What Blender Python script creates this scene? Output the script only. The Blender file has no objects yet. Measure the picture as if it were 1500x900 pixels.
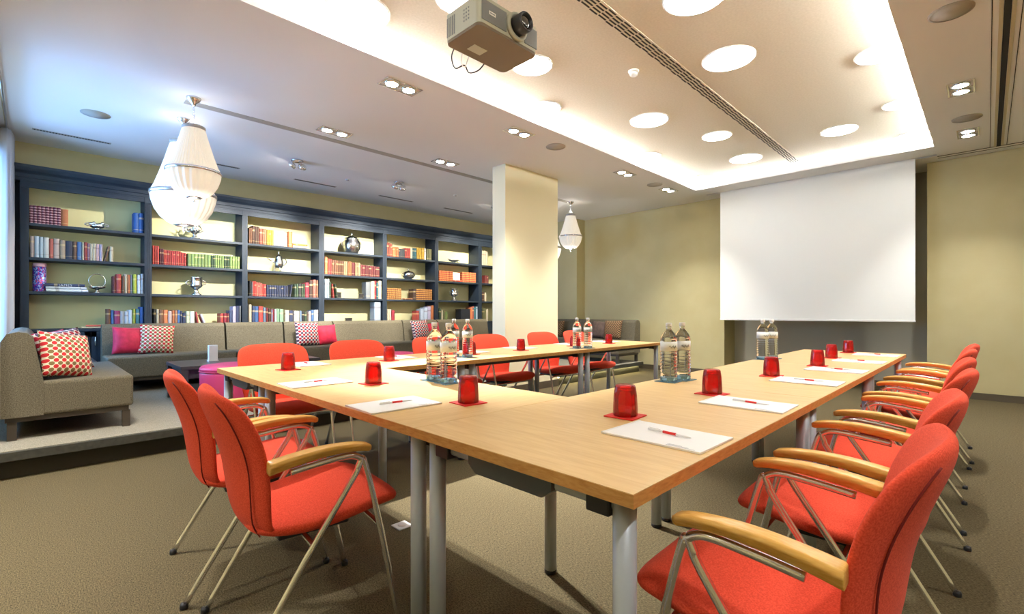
import bpy, bmesh, math, random
from mathutils import Vector, Matrix
random.seed(7)
SC = bpy.context.scene
COL = SC.collection
PI = math.pi

# ------------------------------------------------------------------ helpers
def lin(r, g, b):
    f = lambda c: (c/255/12.92) if c/255 <= .04045 else ((c/255+.055)/1.055)**2.4
    return (f(r), f(g), f(b), 1)

class MB:
    def __init__(s): s.v = []; s.f = []; s.m = []; s.sm = []
    def add(s, vs, fs, mi=0, smooth=False):
        o = len(s.v); s.v += [tuple(v) for v in vs]
        for f in fs: s.f.append([i+o for i in f]); s.m.append(mi); s.sm.append(smooth)
        return s
    def box(s, x0, x1, y0, y1, z0, z1, mi=0):
        vs = [(x, y, z) for z in (z0, z1) for y in (y0, y1) for x in (x0, x1)]
        return s.add(vs, [(0,2,3,1),(4,5,7,6),(0,1,5,4),(2,6,7,3),(0,4,6,2),(1,3,7,5)], mi)
    def prism(s, pts, axis, a0, a1, mi=0, smooth=False):
        # extrude a 2-D outline along an axis ('x': pts=(y,z); 'y': pts=(x,z); 'z': pts=(x,y))
        n = len(pts)
        def mk(p, a): return {'x': (a, p[0], p[1]), 'y': (p[0], a, p[1]), 'z': (p[0], p[1], a)}[axis]
        vs = [mk(p, a0) for p in pts] + [mk(p, a1) for p in pts]
        s.add(vs, [(i, (i+1) % n, n+(i+1) % n, n+i) for i in range(n)], mi, smooth)
        s.add(vs, [tuple(range(n))[::-1], tuple(range(n, 2*n))], mi)
        return s
    def loft(s, rings, cap=True, mi=0, smooth=True, closed=False):
        n = len(rings[0]); k = len(rings); vs = [p for r in rings for p in r]; fs = []
        for j in range(k if closed else k-1):
            a = j*n; b = ((j+1) % k)*n
            fs += [(a+i, a+(i+1) % n, b+(i+1) % n, b+i) for i in range(n)]
        if cap and not closed: fs += [tuple(range(n))[::-1], tuple(range((k-1)*n, k*n))]
        return s.add(vs, fs, mi, smooth)
    def lathe(s, prof, n=24, c=(0, 0, 0), mi=0, smooth=True, flute=0, nf=0, cap=True):
        rings = []
        for r, z in prof:
            rr = max(r, 1e-4)
            rings.append([(c[0]+rr*(1+flute*math.cos(nf*2*PI*i/n))*math.cos(2*PI*i/n), c[1]+rr*(1+flute*math.cos(nf*2*PI*i/n))*math.sin(2*PI*i/n), c[2]+z) for i in range(n)])
        return s.loft(rings, cap, mi, smooth)
    def tube(s, pts, r, n=8, mi=0, closed=False):
        pts = [Vector(p) for p in pts]; rings = []; up = None
        for i, p in enumerate(pts):
            if closed: t = pts[(i+1) % len(pts)]-pts[i-1]
            else: t = pts[min(i+1, len(pts)-1)]-pts[max(i-1, 0)]
            t.normalize()
            if up is None: up = t.orthogonal().normalized()
            up = (up-t*up.dot(t))
            if up.length < 1e-5: up = t.orthogonal()
            up.normalize(); sd = t.cross(up)
            rr = r[i] if isinstance(r, (list, tuple)) else r
            rings.append([p+rr*(math.cos(2*PI*k/n)*up+math.sin(2*PI*k/n)*sd) for k in range(n)])
        return s.loft(rings, True, mi, True, closed)
    def build(s, name, mat, parent=None, bevel=0, seg=2, loc=None, rot=None):
        me = bpy.data.meshes.new(name); me.from_pydata(s.v, [], s.f)
        for p, mi, sm in zip(me.polygons, s.m, s.sm): p.material_index = mi; p.use_smooth = sm
        bm = bmesh.new(); bm.from_mesh(me); bmesh.ops.recalc_face_normals(bm, faces=bm.faces); bm.to_mesh(me); bm.free()
        for m in (mat if isinstance(mat, (list, tuple)) else [mat]): me.materials.append(m)
        o = bpy.data.objects.new(name, me); COL.objects.link(o)
        if parent: o.parent = parent
        if loc: o.location = loc
        if rot: o.rotation_euler = rot
        if bevel:
            b = o.modifiers.new('bevel', 'BEVEL'); b.width = bevel; b.segments = seg; b.limit_method = 'ANGLE'; b.angle_limit = math.radians(40)
        return o

def smooth_path(pts, k=5):
    P = [Vector(p) for p in pts]; out = []
    for i in range(len(P)-1):
        p0, p1, p2, p3 = P[max(i-1, 0)], P[i], P[i+1], P[min(i+2, len(P)-1)]
        for j in range(k):
            t = j/k
            out.append(.5*((2*p1)+(p2-p0)*t+(2*p0-5*p1+4*p2-p3)*t*t+(3*p1-p0-3*p2+p3)*t**3))
    out.append(P[-1]); return out

def sring(w, t, n=28, e=2.6):
    # flat superellipse outline (a, b)
    o = []
    for i in range(n):
        a = 2*PI*i/n; c, s_ = math.cos(a), math.sin(a)
        o.append((w*math.copysign(abs(c)**(2/e), c), t*math.copysign(abs(s_)**(2/e), s_)))
    return o

def tag(o, label=None, cat=None, group=None, kind=None):
    if label: o['label'] = label
    if cat: o['category'] = cat
    if group: o['group'] = group
    if kind: o['kind'] = kind
    return o
def thing(name, label, cat, loc=(0, 0, 0), rz=0, group=None):
    o = bpy.data.objects.new(name, None); COL.objects.link(o)
    o.empty_display_size = .1; o.location = loc; o.rotation_euler = (0, 0, rz)
    return tag(o, label, cat, group)
def dup(root, loc, rz=None, label=None, group=None):
    r = root.copy(); COL.objects.link(r); r.location = loc
    if rz is not None: r.rotation_euler = (0, 0, rz)
    if label: r['label'] = label
    if group: r['group'] = group
    for ch in list(root.children):
        c = ch.copy(); COL.objects.link(c); c.parent = r
        for g in list(ch.children):
            d = g.copy(); COL.objects.link(d); d.parent = c
    return r
def struct(o): o['kind'] = 'structure'; return o

# ------------------------------------------------------------------ materials
def mat(name, col, rough=.5, metal=0, **kw):
    m = bpy.data.materials.new(name); m.use_nodes = True
    b = m.node_tree.nodes['Principled BSDF']
    b.inputs['Base Color'].default_value = col; b.inputs['Roughness'].default_value = rough; b.inputs['Metallic'].default_value = metal
    for k, v in kw.items(): b.inputs[k.replace('_', ' ')].default_value = v
    return m
def nd(m, t, **kw):
    n = m.node_tree.nodes.new(t)
    for k, v in kw.items(): setattr(n, k, v)
    return n
def lk(m, a, b): m.node_tree.links.new(a, b)
def bsdf(m): return m.node_tree.nodes['Principled BSDF']
def objco(m, scale=(1, 1, 1)):
    tc = nd(m, 'ShaderNodeTexCoord'); mp = nd(m, 'ShaderNodeMapping'); mp.inputs['Scale'].default_value = scale
    lk(m, tc.outputs['Object'], mp.inputs['Vector']); return mp.outputs['Vector']
def noisy(m, c1, c2, scale=(1, 1, 1), ns=20, detail=4, bump=0, lo=.35, hi=.65, bdist=.002):
    v = objco(m, scale); n = nd(m, 'ShaderNodeTexNoise'); n.inputs['Scale'].default_value = ns; n.inputs['Detail'].default_value = detail
    lk(m, v, n.inputs['Vector'])
    r = nd(m, 'ShaderNodeValToRGB'); r.color_ramp.elements[0].position = lo; r.color_ramp.elements[1].position = hi
    r.color_ramp.elements[0].color = c1; r.color_ramp.elements[1].color = c2
    lk(m, n.outputs['Fac'], r.inputs['Fac']); lk(m, r.outputs['Color'], bsdf(m).inputs['Base Color'])
    if bump:
        b = nd(m, 'ShaderNodeBump'); b.inputs['Strength'].default_value = bump; b.inputs['Distance'].default_value = bdist
        lk(m, n.outputs['Fac'], b.inputs['Height']); lk(m, b.outputs['Normal'], bsdf(m).inputs['Normal'])
    return m
def emit(name, col, s):
    m = mat(name, (0, 0, 0, 1)); b = bsdf(m)
    b.inputs['Emission Color'].default_value = col; b.inputs['Emission Strength'].default_value = s
    return m

M = {}
M['ceiling'] = mat('ceiling_plaster', lin(238, 237, 236), .9)
M['ceiling_in'] = noisy(mat('ceiling_textured_plaster', lin(240, 232, 214), .95), lin(236, 228, 210), lin(244, 236, 219), ns=60, bump=.25)
M['wall'] = noisy(mat('wall_paint_khaki', lin(200, 189, 144), .85), lin(198, 187, 141), lin(202, 192, 148), ns=3)
M['pillar'] = mat('pillar_paint_yellow', lin(244, 237, 202), .8)
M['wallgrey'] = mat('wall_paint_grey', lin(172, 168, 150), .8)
M['base'] = mat('baseboard_brown', lin(88, 78, 62), .6)
# carpet: short woven ribs
def carpet(name, c1, c2, rib, ns):
    m = mat(name, c1, .95); v = objco(m, (1, rib, 1))
    n = nd(m, 'ShaderNodeTexNoise'); n.inputs['Scale'].default_value = ns; n.inputs['Detail'].default_value = 6; n.inputs['Roughness'].default_value = .75
    lk(m, v, n.inputs['Vector'])
    a = n
    r = nd(m, 'ShaderNodeValToRGB'); r.color_ramp.elements[0].position = .36; r.color_ramp.elements[1].position = .66
    r.color_ramp.elements[0].color = c1; r.color_ramp.elements[1].color = c2
    lk(m, a.outputs['Fac'], r.inputs['Fac']); lk(m, r.outputs['Color'], bsdf(m).inputs['Base Color'])
    b = nd(m, 'ShaderNodeBump'); b.inputs['Strength'].default_value = .5; b.inputs['Distance'].default_value = .004
    lk(m, a.outputs['Fac'], b.inputs['Height']); lk(m, b.outputs['Normal'], bsdf(m).inputs['Normal'])
    bsdf(m).inputs['Specular IOR Level'].default_value = .1
    return m
M['carpet'] = carpet('carpet_brown_rib', lin(54, 48, 34), lin(124, 112, 84), 2.2, 100)
M['carpet_light'] = carpet('carpet_beige_loop', lin(120, 114, 100), lin(172, 166, 150), 1.5, 140)
M['nosing'] = noisy(mat('step_nosing_grey', lin(60, 59, 51), .7), lin(54, 53, 46), lin(66, 65, 56), ns=30)
M['riser'] = mat('step_riser_dark', lin(52, 49, 39), .7)
# beech tabletop
def wood(name, c1, c2, c3, scale, rough, ns=6):
    m = mat(name, c1, rough); v = objco(m, scale)
    n = nd(m, 'ShaderNodeTexNoise'); n.inputs['Scale'].default_value = ns; n.inputs['Detail'].default_value = 5; n.inputs['Distortion'].default_value = .4
    lk(m, v, n.inputs['Vector'])
    r = nd(m, 'ShaderNodeValToRGB'); e = r.color_ramp.elements; e[0].position = .3; e[0].color = c1; e[1].position = .7; e[1].color = c3
    x = e.new(.5); x.color = c2
    lk(m, n.outputs['Fac'], r.inputs['Fac']); lk(m, r.outputs['Color'], bsdf(m).inputs['Base Color'])
    return m
M['beech'] = wood('beech_tabletop', lin(213, 174, 114), lin(220, 184, 124), lin(227, 193, 135), (14, 1.2, 8), .38)
M['beech_edge'] = wood('beech_edge_shaded', lin(190, 136, 72), lin(204, 152, 86), lin(212, 164, 98), (6, 6, 30), .45)  # darker than the top: shade of the table sides put into the colour
M['armwood'] = wood('lacquered_beech_arm', lin(222, 170, 84), lin(232, 182, 97), lin(240, 196, 114), (30, 4, 30), .22)
M['legmetal'] = mat('table_leg_silver_paint', lin(176, 186, 198), .35, .15)
M['blackplastic'] = mat('black_plastic', lin(34, 36, 42), .45)
M['greyplastic'] = mat('grey_fitting_plastic', lin(70, 78, 86), .5)
M['chrome'] = mat('chrome_tube', lin(240, 241, 244), .24, 1)
M['silver'] = mat('polished_silver', lin(225, 222, 216), .2, 1)
M['redfabric'] = noisy(mat('red_chair_fabric', lin(232, 86, 62), .9), lin(218, 73, 51), lin(238, 92, 67), ns=260, detail=2, bump=.3, bdist=.001)
bsdf(M['redfabric']).inputs['Sheen Weight'].default_value = .04
bsdf(M['redfabric']).inputs['Specular IOR Level'].default_value = .15
M['redseam'] = mat('dark_red_piping', lin(120, 26, 22), .9)
M['sofa'] = noisy(mat('grey_brown_tweed', lin(94, 87, 68), .95), lin(74, 67, 50), lin(120, 112, 92), ns=170, detail=3, bump=.3, lo=.3, hi=.72)
M['sofaleg'] = mat('dark_brown_sofa_leg', lin(62, 54, 44), .5)
M['bookcase'] = noisy(mat('bookcase_dark_grey_paint', lin(31, 43, 56), .62), lin(28, 40, 53), lin(34, 46, 59), ns=8)
M['backpanel'] = noisy(mat('bookcase_back_olive', lin(230, 225, 172), .8), lin(228, 223, 170), lin(232, 227, 176), ns=4)
M['magenta'] = mat('magenta_leatherette', lin(192, 60, 112), .4)
M['tabledark'] = mat('dark_stained_wood', lin(62, 62, 66), .3)
M['white'] = mat('white_plastic', lin(238, 238, 236), .5)
M['screen'] = mat('matte_screen_white', lin(246, 248, 244), .8)
M['paper'] = mat('white_paper', lin(246, 246, 246), .7)
def redglass():
    # red see-through body with a little pigment, clear gloss over it
    m = mat('red_tumbler_glass', lin(236, 14, 24), .5); t = m.node_tree
    tr = nd(m, 'ShaderNodeBsdfTransparent'); tr.inputs[0].default_value = (1, .10, .10, 1)
    mx = nd(m, 'ShaderNodeMixShader'); mx.inputs[0].default_value = .30
    lk(m, tr.outputs[0], mx.inputs[1]); lk(m, bsdf(m).outputs[0], mx.inputs[2])
    fr = nd(m, 'ShaderNodeFresnel'); fr.inputs[0].default_value = 1.55
    gl = nd(m, 'ShaderNodeBsdfGlossy'); gl.inputs['Roughness'].default_value = .04; gl.inputs['Color'].default_value = (1, .8, .8, 1)
    m2 = nd(m, 'ShaderNodeMixShader'); lk(m, fr.outputs[0], m2.inputs[0]); lk(m, mx.outputs[0], m2.inputs[1]); lk(m, gl.outputs[0], m2.inputs[2])
    lk(m, m2.outputs[0], t.nodes['Material Output'].inputs['Surface']); return m
M['redglass'] = redglass()
M['redcard'] = mat('red_coaster_card', lin(226, 34, 24), .6)
M['bluecoaster'] = mat('blue_glass_coaster', lin(120, 160, 178), .2, 0, Transmission_Weight=.3)
M['pet'] = mat('clear_bottle_plastic', (1, 1, 1, 1), .03, 0, Transmission_Weight=1.0, IOR=1.16)
M['petbase'] = mat('pale_blue_bottle_base', lin(170, 215, 235), .05, 0, Transmission_Weight=.8, IOR=1.2)
M['cap'] = mat('white_bottle_cap', lin(236, 236, 232), .4)
M['blabel'] = mat('pale_bottle_label', lin(236, 242, 240), .4)
M['script'] = mat('grey_script_print', lin(140, 150, 160), .5)
M['disc'] = emit('downlight_diffuser', (1, 1, .98, 1), 9.5)
M['led'] = emit('cove_led_strip', (1, .99, .95, 1), 225)
M['ledstep'] = emit('step_led_strip', (1, .88, .42, 1), 30)
M['bulb'] = emit('halogen_lamp_face', (1, .95, .88, 1), 30)
M['slotdark'] = mat('vent_slot_black', lin(40, 36, 30), .8)
M['slotgrey'] = mat('vent_grey', lin(176, 172, 164), .6)
M['speaker'] = mat('speaker_mesh_grey', lin(176, 170, 158), .8)
M['track'] = mat('track_beige', lin(196, 184, 152), .5)
M['projgrey'] = mat('projector_pale_grey', lin(188, 192, 178), .45)
M['projdark'] = mat('projector_slate_grey', lin(122, 128, 132), .5)
M['projunder'] = mat('projector_underside', lin(120, 108, 92), .6)
M['lens'] = mat('projector_lens_glass', lin(30, 26, 30), .05, 0, Coat_Weight=1.0)
M['curtain'] = mat('grey_curtain_cloth', lin(196, 196, 202), .9)
M['crimson'] = noisy(mat('crimson_velvet', lin(190, 18, 56), .7), lin(176, 12, 48), lin(206, 26, 66), ns=14)
bsdf(M['crimson']).inputs['Sheen Weight'].default_value = .1
M['brownplush'] = noisy(mat('brown_plush', lin(92, 74, 64), .85), lin(82, 66, 56), lin(104, 84, 72), ns=14)
def shade_mat():
    m = mat('pleated_ivory_shade', lin(240, 232, 214), .8); b = bsdf(m)
    b.inputs['Emission Color'].default_value = (1, .90, .76, 1); b.inputs['Emission Strength'].default_value = .20
    return m
M['shade'] = shade_mat()
def pane_mat():
    m = mat('window_glass', (1, 1, 1, 1), 0); t = m.node_tree
    tr = nd(m, 'ShaderNodeBsdfTransparent'); gl = nd(m, 'ShaderNodeBsdfGlossy'); gl.inputs['Roughness'].default_value = .02
    mx = nd(m, 'ShaderNodeMixShader'); mx.inputs[0].default_value = .06
    lk(m, tr.outputs[0], mx.inputs[1]); lk(m, gl.outputs[0], mx.inputs[2]); lk(m, mx.outputs[0], t.nodes['Material Output'].inputs['Surface']); return m
M['glass'] = pane_mat()
def dots(name, base, c1, c2, k):
    m = mat(name, base, .9); v = objco(m, (k, k, k)); 
    sx = nd(m, 'ShaderNodeSeparateXYZ'); lk(m, v, sx.inputs[0])
    def dot(off, r):
        outs = []
        for i in (0, 2):
            a = nd(m, 'ShaderNodeMath', operation='ADD'); a.inputs[1].default_value = off; lk(m, sx.outputs[i], a.inputs[0])
            f = nd(m, 'ShaderNodeMath', operation='FRACT'); lk(m, a.outputs[0], f.inputs[0])
            s = nd(m, 'ShaderNodeMath', operation='SUBTRACT'); s.inputs[1].default_value = .5; lk(m, f.outputs[0], s.inputs[0])
            p = nd(m, 'ShaderNodeMath', operation='POWER'); p.inputs[1].default_value = 2; lk(m, s.outputs[0], p.inputs[0]); outs.append(p)
        a = nd(m, 'ShaderNodeMath', operation='ADD'); lk(m, outs[0].outputs[0], a.inputs[0]); lk(m, outs[1].outputs[0], a.inputs[1])
        l = nd(m, 'ShaderNodeMath', operation='LESS_THAN'); l.inputs[1].default_value = r*r; lk(m, a.outputs[0], l.inputs[0]); return l.outputs[0]
    m1 = nd(m, 'ShaderNodeMix', data_type='RGBA'); m1.inputs[6].default_value = base; m1.inputs[7].default_value = c1; lk(m, dot(0, .32), m1.inputs[0])
    m2 = nd(m, 'ShaderNodeMix', data_type='RGBA'); m2.inputs[7].default_value = c2; lk(m, m1.outputs[2], m2.inputs[6]); lk(m, dot(.5, .32), m2.inputs[0])
    lk(m, m2.outputs[2], bsdf(m).inputs['Base Color']); return m
M['dots'] = dots('dotted_cushion_cloth', lin(226, 212, 182), lin(196, 34, 40), lin(122, 100, 58), 22)
M['dots2'] = dots('dotted_cushion_cloth_small', lin(206, 192, 182), lin(150, 16, 40), lin(74, 58, 80), 19)
M['checker'] = dots('brown_dotted_cushion_cloth', lin(150, 122, 82), lin(86, 56, 36), lin(70, 48, 30), 24)

def book_mat():
    m = mat('book_cloth', (1, 1, 1, 1), .6)
    oi = nd(m, 'ShaderNodeObjectInfo'); tc = nd(m, 'ShaderNodeTexCoord'); sx = nd(m, 'ShaderNodeSeparateXYZ'); lk(m, tc.outputs['Object'], sx.inputs[0])
    # title band: position and presence vary from book to book
    def band(z0, w):
        s = nd(m, 'ShaderNodeMath', operation='SUBTRACT'); s.inputs[1].default_value = z0; lk(m, sx.outputs[2], s.inputs[0])
        a = nd(m, 'ShaderNodeMath', operation='ABSOLUTE'); lk(m, s.outputs[0], a.inputs[0])
        l = nd(m, 'ShaderNodeMath', operation='LESS_THAN'); l.inputs[1].default_value = w; lk(m, a.outputs[0], l.inputs[0]); return l.outputs[0]
    g = nd(m, 'ShaderNodeMath', operation='GREATER_THAN'); g.inputs[1].default_value = .45; lk(m, oi.outputs['Random'], g.inputs[0])
    b1 = nd(m, 'ShaderNodeMath', operation='MULTIPLY'); lk(m, band(.74, .045), b1.inputs[0]); lk(m, g.outputs[0], b1.inputs[1])
    b2 = nd(m, 'ShaderNodeMath', operation='MAXIMUM'); lk(m, b1.outputs[0], b2.inputs[0]); lk(m, band(.16, .012), b2.inputs[1])
    b3 = nd(m, 'ShaderNodeMath', operation='MULTIPLY'); b3.inputs[1].default_value = .45; lk(m, b2.outputs[0], b3.inputs[0])
    # the band is gold on dark cloth, dark on pale cloth
    bw = nd(m, 'ShaderNodeRGBToBW'); lk(m, oi.outputs['Color'], bw.inputs[0])
    gt = nd(m, 'ShaderNodeMath', operation='GREATER_THAN'); gt.inputs[1].default_value = .35; lk(m, bw.outputs[0], gt.inputs[0])
    bc = nd(m, 'ShaderNodeMix', data_type='RGBA'); bc.inputs[6].default_value = lin(222, 196, 140); bc.inputs[7].default_value = lin(120, 90, 80); lk(m, gt.outputs[0], bc.inputs[0])
    mx = nd(m, 'ShaderNodeMix', data_type='RGBA'); lk(m, b3.outputs[0], mx.inputs[0]); lk(m, oi.outputs['Color'], mx.inputs[6]); lk(m, bc.outputs[2], mx.inputs[7])
    lk(m, mx.outputs[2], bsdf(m).inputs['Base Color']); return m
M['book'] = book_mat()
M['pages'] = mat('book_pages', lin(232, 222, 196), .9)
def plaid():
    m = mat('plaid_spine', lin(110, 40, 60), .6); tc = nd(m, 'ShaderNodeTexCoord'); sx = nd(m, 'ShaderNodeSeparateXYZ'); lk(m, tc.outputs['Object'], sx.inputs[0])
    a = nd(m, 'ShaderNodeMath', operation='MULTIPLY'); a.inputs[1].default_value = 7; lk(m, sx.outputs[2], a.inputs[0])
    f = nd(m, 'ShaderNodeMath', operation='FRACT'); lk(m, a.outputs[0], f.inputs[0])
    l = nd(m, 'ShaderNodeMath', operation='LESS_THAN'); l.inputs[1].default_value = .28; lk(m, f.outputs[0], l.inputs[0])
    mx = nd(m, 'ShaderNodeMix', data_type='RGBA'); mx.inputs[6].default_value = lin(98, 34, 58); mx.inputs[7].default_value = lin(214, 170, 176); lk(m, l.outputs[0], mx.inputs[0])
    lk(m, mx.outputs[2], bsdf(m).inputs['Base Color']); return m
M['plaid'] = plaid()
def banded():
    m = mat('gilt_banded_spine', lin(150, 80, 30), .5); tc = nd(m, 'ShaderNodeTexCoord'); sx = nd(m, 'ShaderNodeSeparateXYZ'); lk(m, tc.outputs['Object'], sx.inputs[0])
    oi = nd(m, 'ShaderNodeObjectInfo')
    a = nd(m, 'ShaderNodeMath', operation='MULTIPLY'); a.inputs[1].default_value = 5.5; lk(m, sx.outputs[2], a.inputs[0])
    f = nd(m, 'ShaderNodeMath', operation='FRACT'); lk(m, a.outputs[0], f.inputs[0])
    l = nd(m, 'ShaderNodeMath', operation='LESS_THAN'); l.inputs[1].default_value = .22; lk(m, f.outputs[0], l.inputs[0])
    mx = nd(m, 'ShaderNodeMix', data_type='RGBA'); lk(m, oi.outputs['Color'], mx.inputs[6]); mx.inputs[7].default_value = lin(216, 160, 80); lk(m, l.outputs[0], mx.inputs[0])
    lk(m, mx.outputs[2], bsdf(m).inputs['Base Color']); return m
M['banded'] = banded()

# ------------------------------------------------------------------ measures of the room (metres)
H = 3.08; HI = 3.20                      # lower ceiling, inside of the coffer
XB = -7.95                               # wall behind the bookcase
YS = 8.38                                # wall behind the screen
YW = -0.28                               # window wall of the lounge
XE = 2.4; YR = -2.6                      # walls out of view
ZP = .19; XP = -4.50                     # platform height and edge
CX0, CX1, CY0, CY1 = -3.36, -.45, -1.0, 7.6
TW, TL = .763, 1.476; TX, TY = -.4896, .8278

# ------------------------------------------------------------------ shell
b = MB(); b.box(XB-.2, XE+.2, YR-.2, 9.1, -.1, 0); struct(b.build('floor', M['carpet']))
# platform: slab with overhanging nosing, cut back where the pillar stands
b = MB(); b.box(XB, -4.58, YW, 7.93, 0, ZP-.066); struct(b.build('trim_1', M['riser']))
b = MB(); b.box(XB, -4.775, YW, 7.96, ZP-.066, ZP-.004); b.box(-4.775, XP, YW, 4.42, ZP-.066, ZP-.004); b.box(-4.775, XP, 5.53, 7.96, ZP-.066, ZP-.004)
struct(b.build('trim_2', M['nosing'], bevel=.004))
b = MB(); b.box(XB, -4.775, YW, 7.955, ZP-.004, ZP); b.box(-4.775, XP-.02, YW, 4.42, ZP-.004, ZP); b.box(-4.775, XP-.02, 5.53, 7.955, ZP-.004, ZP)
o = b.build('floor_platform', M['carpet_light']); o['kind'] = 'structure'
b = MB(); b.box(-4.79, -4.54, 4.426, 5.521, 0, H); struct(b.build('pillar', M['pillar'], bevel=.003))
b = MB(); b.box(-4.80, -4.53, 4.416, 5.531, 0, .1); struct(b.build('baseboard_pillar', M['base']))
b = MB(); b.box(XB-.2, XB, YW-.2, 9.1, 0, H+.3); struct(b.build('wall_bookcase', M['wall']))
# screen wall: two panels with a recess between them, pier in the far corner
RX0, RX1, RY = -3.21, -.567, 8.87
b = MB(); b.box(XB, RX0, YS+.02, 9.0, 0, H+.2); b.box(XB, -6.158, 8.12, YS+.02, 0, H); struct(b.build('wall_screen_left', M['wall']))
b = MB(); b.box(RX1, XE, YS, 9.0, 0, H+.2); struct(b.build('wall_screen_right', M['wall']))
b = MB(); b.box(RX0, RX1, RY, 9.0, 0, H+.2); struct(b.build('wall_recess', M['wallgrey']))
b = MB(); b.box(-6.158, RX0, YS+.008, YS+.02, 0, .09); struct(b.build('baseboard_left', M['base']))
b = MB(); b.box(RX1, XE, YS-.012, YS, 0, .085); struct(b.build('baseboard_right', M['base']))
b = MB(); b.box(RX0, RX1, RY-.012, RY, 0, .085); struct(b.build('baseboard_recess', M['base']))
b = MB(); b.box(XE, XE+.2, YR-.2, 9.0, 0, H+.3); struct(b.build('wall_east', M['wall']))
b = MB(); b.box(-4.7, XE, YR-.2, YR, 0, H+.3); struct(b.build('wall_rear', M['wall']))
b = MB(); b.box(-4.9, -4.7, YR-.2, YW, 0, H+.3); struct(b.build('wall_jog', M['wall']))
# window wall of the lounge with one wide opening
WX0, WX1, WZ0, WZ1 = -7.45, -5.05, .55, 2.85
b = MB(); b.box(XB, WX0, YW-.2, YW, 0, H+.3); b.box(WX1, -4.7, YW-.2, YW, 0, H+.3); b.box(WX0, WX1, YW-.2, YW, 0, WZ0); b.box(WX0, WX1, YW-.2, YW, WZ1, H+.3)
struct(b.build('wall_window', M['wall']))
b = MB()
for x0, x1, z0, z1 in [(WX0, WX0+.06, WZ0, WZ1), (WX1-.06, WX1, WZ0, WZ1), (WX0, WX1, WZ0, WZ0+.06), (WX0, WX1, WZ1-.06, WZ1), (-6.28, -6.22, WZ0, WZ1)]: b.box(x0, x1, YW-.14, YW-.08, z0, z1)
win = struct(b.build('window_1', M['white']))
b = MB(); b.box(WX0+.05, WX1-.05, YW-.115, YW-.109, WZ0+.05, WZ1-.05); b.build('window_pane', M['glass'], win)
# ceiling: lower slab with coffer, inner coffer ceiling
b = MB()
b.box(XB, CX0, YR, 8.9, H, H+.06); b.box(CX1, XE, YR, 8.9, H, H+.06); b.box(CX0, CX1, YR, CY0, H, H+.06); b.box(CX0, CX1, CY1, 8.0, H, H+.06)
b.box(CX0, CX1, 8.07, 8.9, H, H+.06)
struct(b.build('ceiling', M['ceiling']))
b = MB(); b.box(CX0-.35, CX1+.35, CY0-.35, CY1+.35, HI, HI+.04); struct(b.build('ceiling_coffer', M['ceiling_in']))
b = MB()
for x0, x1, y0, y1 in [(CX0-.37, CX0-.35, CY0-.37, CY1+.37), (CX1+.35, CX1+.37, CY0-.37, CY1+.37), (CX0-.37, CX1+.37, CY0-.37, CY0-.35), (CX0-.37, CX1+.37, CY1+.35, CY1+.37)]: b.box(x0, x1, y0, y1, H+.06, HI+.04)
struct(b.build('trim_3', M['ceiling']))
# slot of the rolling screen, hidden behind the ceiling's edge, and the joint along the screen wall
b = MB(); b.box(CX0, CX1, 7.99, 8.08, H+.06, H+.1); struct(b.build('trim_4', M['slotdark']))
b = MB(); b.box(CX1+.0, XE, 8.10, 8.115, H-.004, H); b.box(CX1, XE, 8.20, 8.21, H-.004, H); struct(b.build('trim_5', M['slotdark']))
b = MB(); b.box(.055, .075, YR, 8.10, H-.004, H+.0); b.box(.115, .135, YR, 8.10, H-.004, H); struct(b.build('trim_6', M['track']))
b = MB(); b.box(.077, .113, YR, 8.10, H-.003, H); b.box(.020, .025, YR, 8.10, H-.003, H); b.box(.16, .165, YR, 8.10, H-.003, H); struct(b.build('trim_7', M['slotdark']))
# LED strips of the cove lie on the lip, behind its edge
def strip(name, x0, x1, y0, y1):
    b = MB(); b.box(x0, x1, y0, y1, H+.06, H+.072); o = b.build('led_strip', M['led'])
    return tag(o, name, 'cove light', 'cove light strips')
strip('warm light strip glowing along the bookcase side of the ceiling recess', CX0-.18, CX0-.16, CY0, CY1)
strip('warm light strip glowing along the ceiling recess edge beside the beige track', CX1+.16, CX1+.18, CY0, CY1)
strip('warm light strip glowing along the ceiling recess edge before the projection screen', CX0, CX1, CY1+.16, CY1+.18)
strip('warm light strip along the ceiling recess end farthest from the screen', CX0, CX1, CY0-.18, CY0-.16)
b = MB(); b.box(-4.565, -4.555, 5.55, 7.9, ZP-.074, ZP-.066); tag(b.build('led_strip', M['ledstep']), 'yellow light strip under the platform edge beyond the pillar', 'step light')
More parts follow.
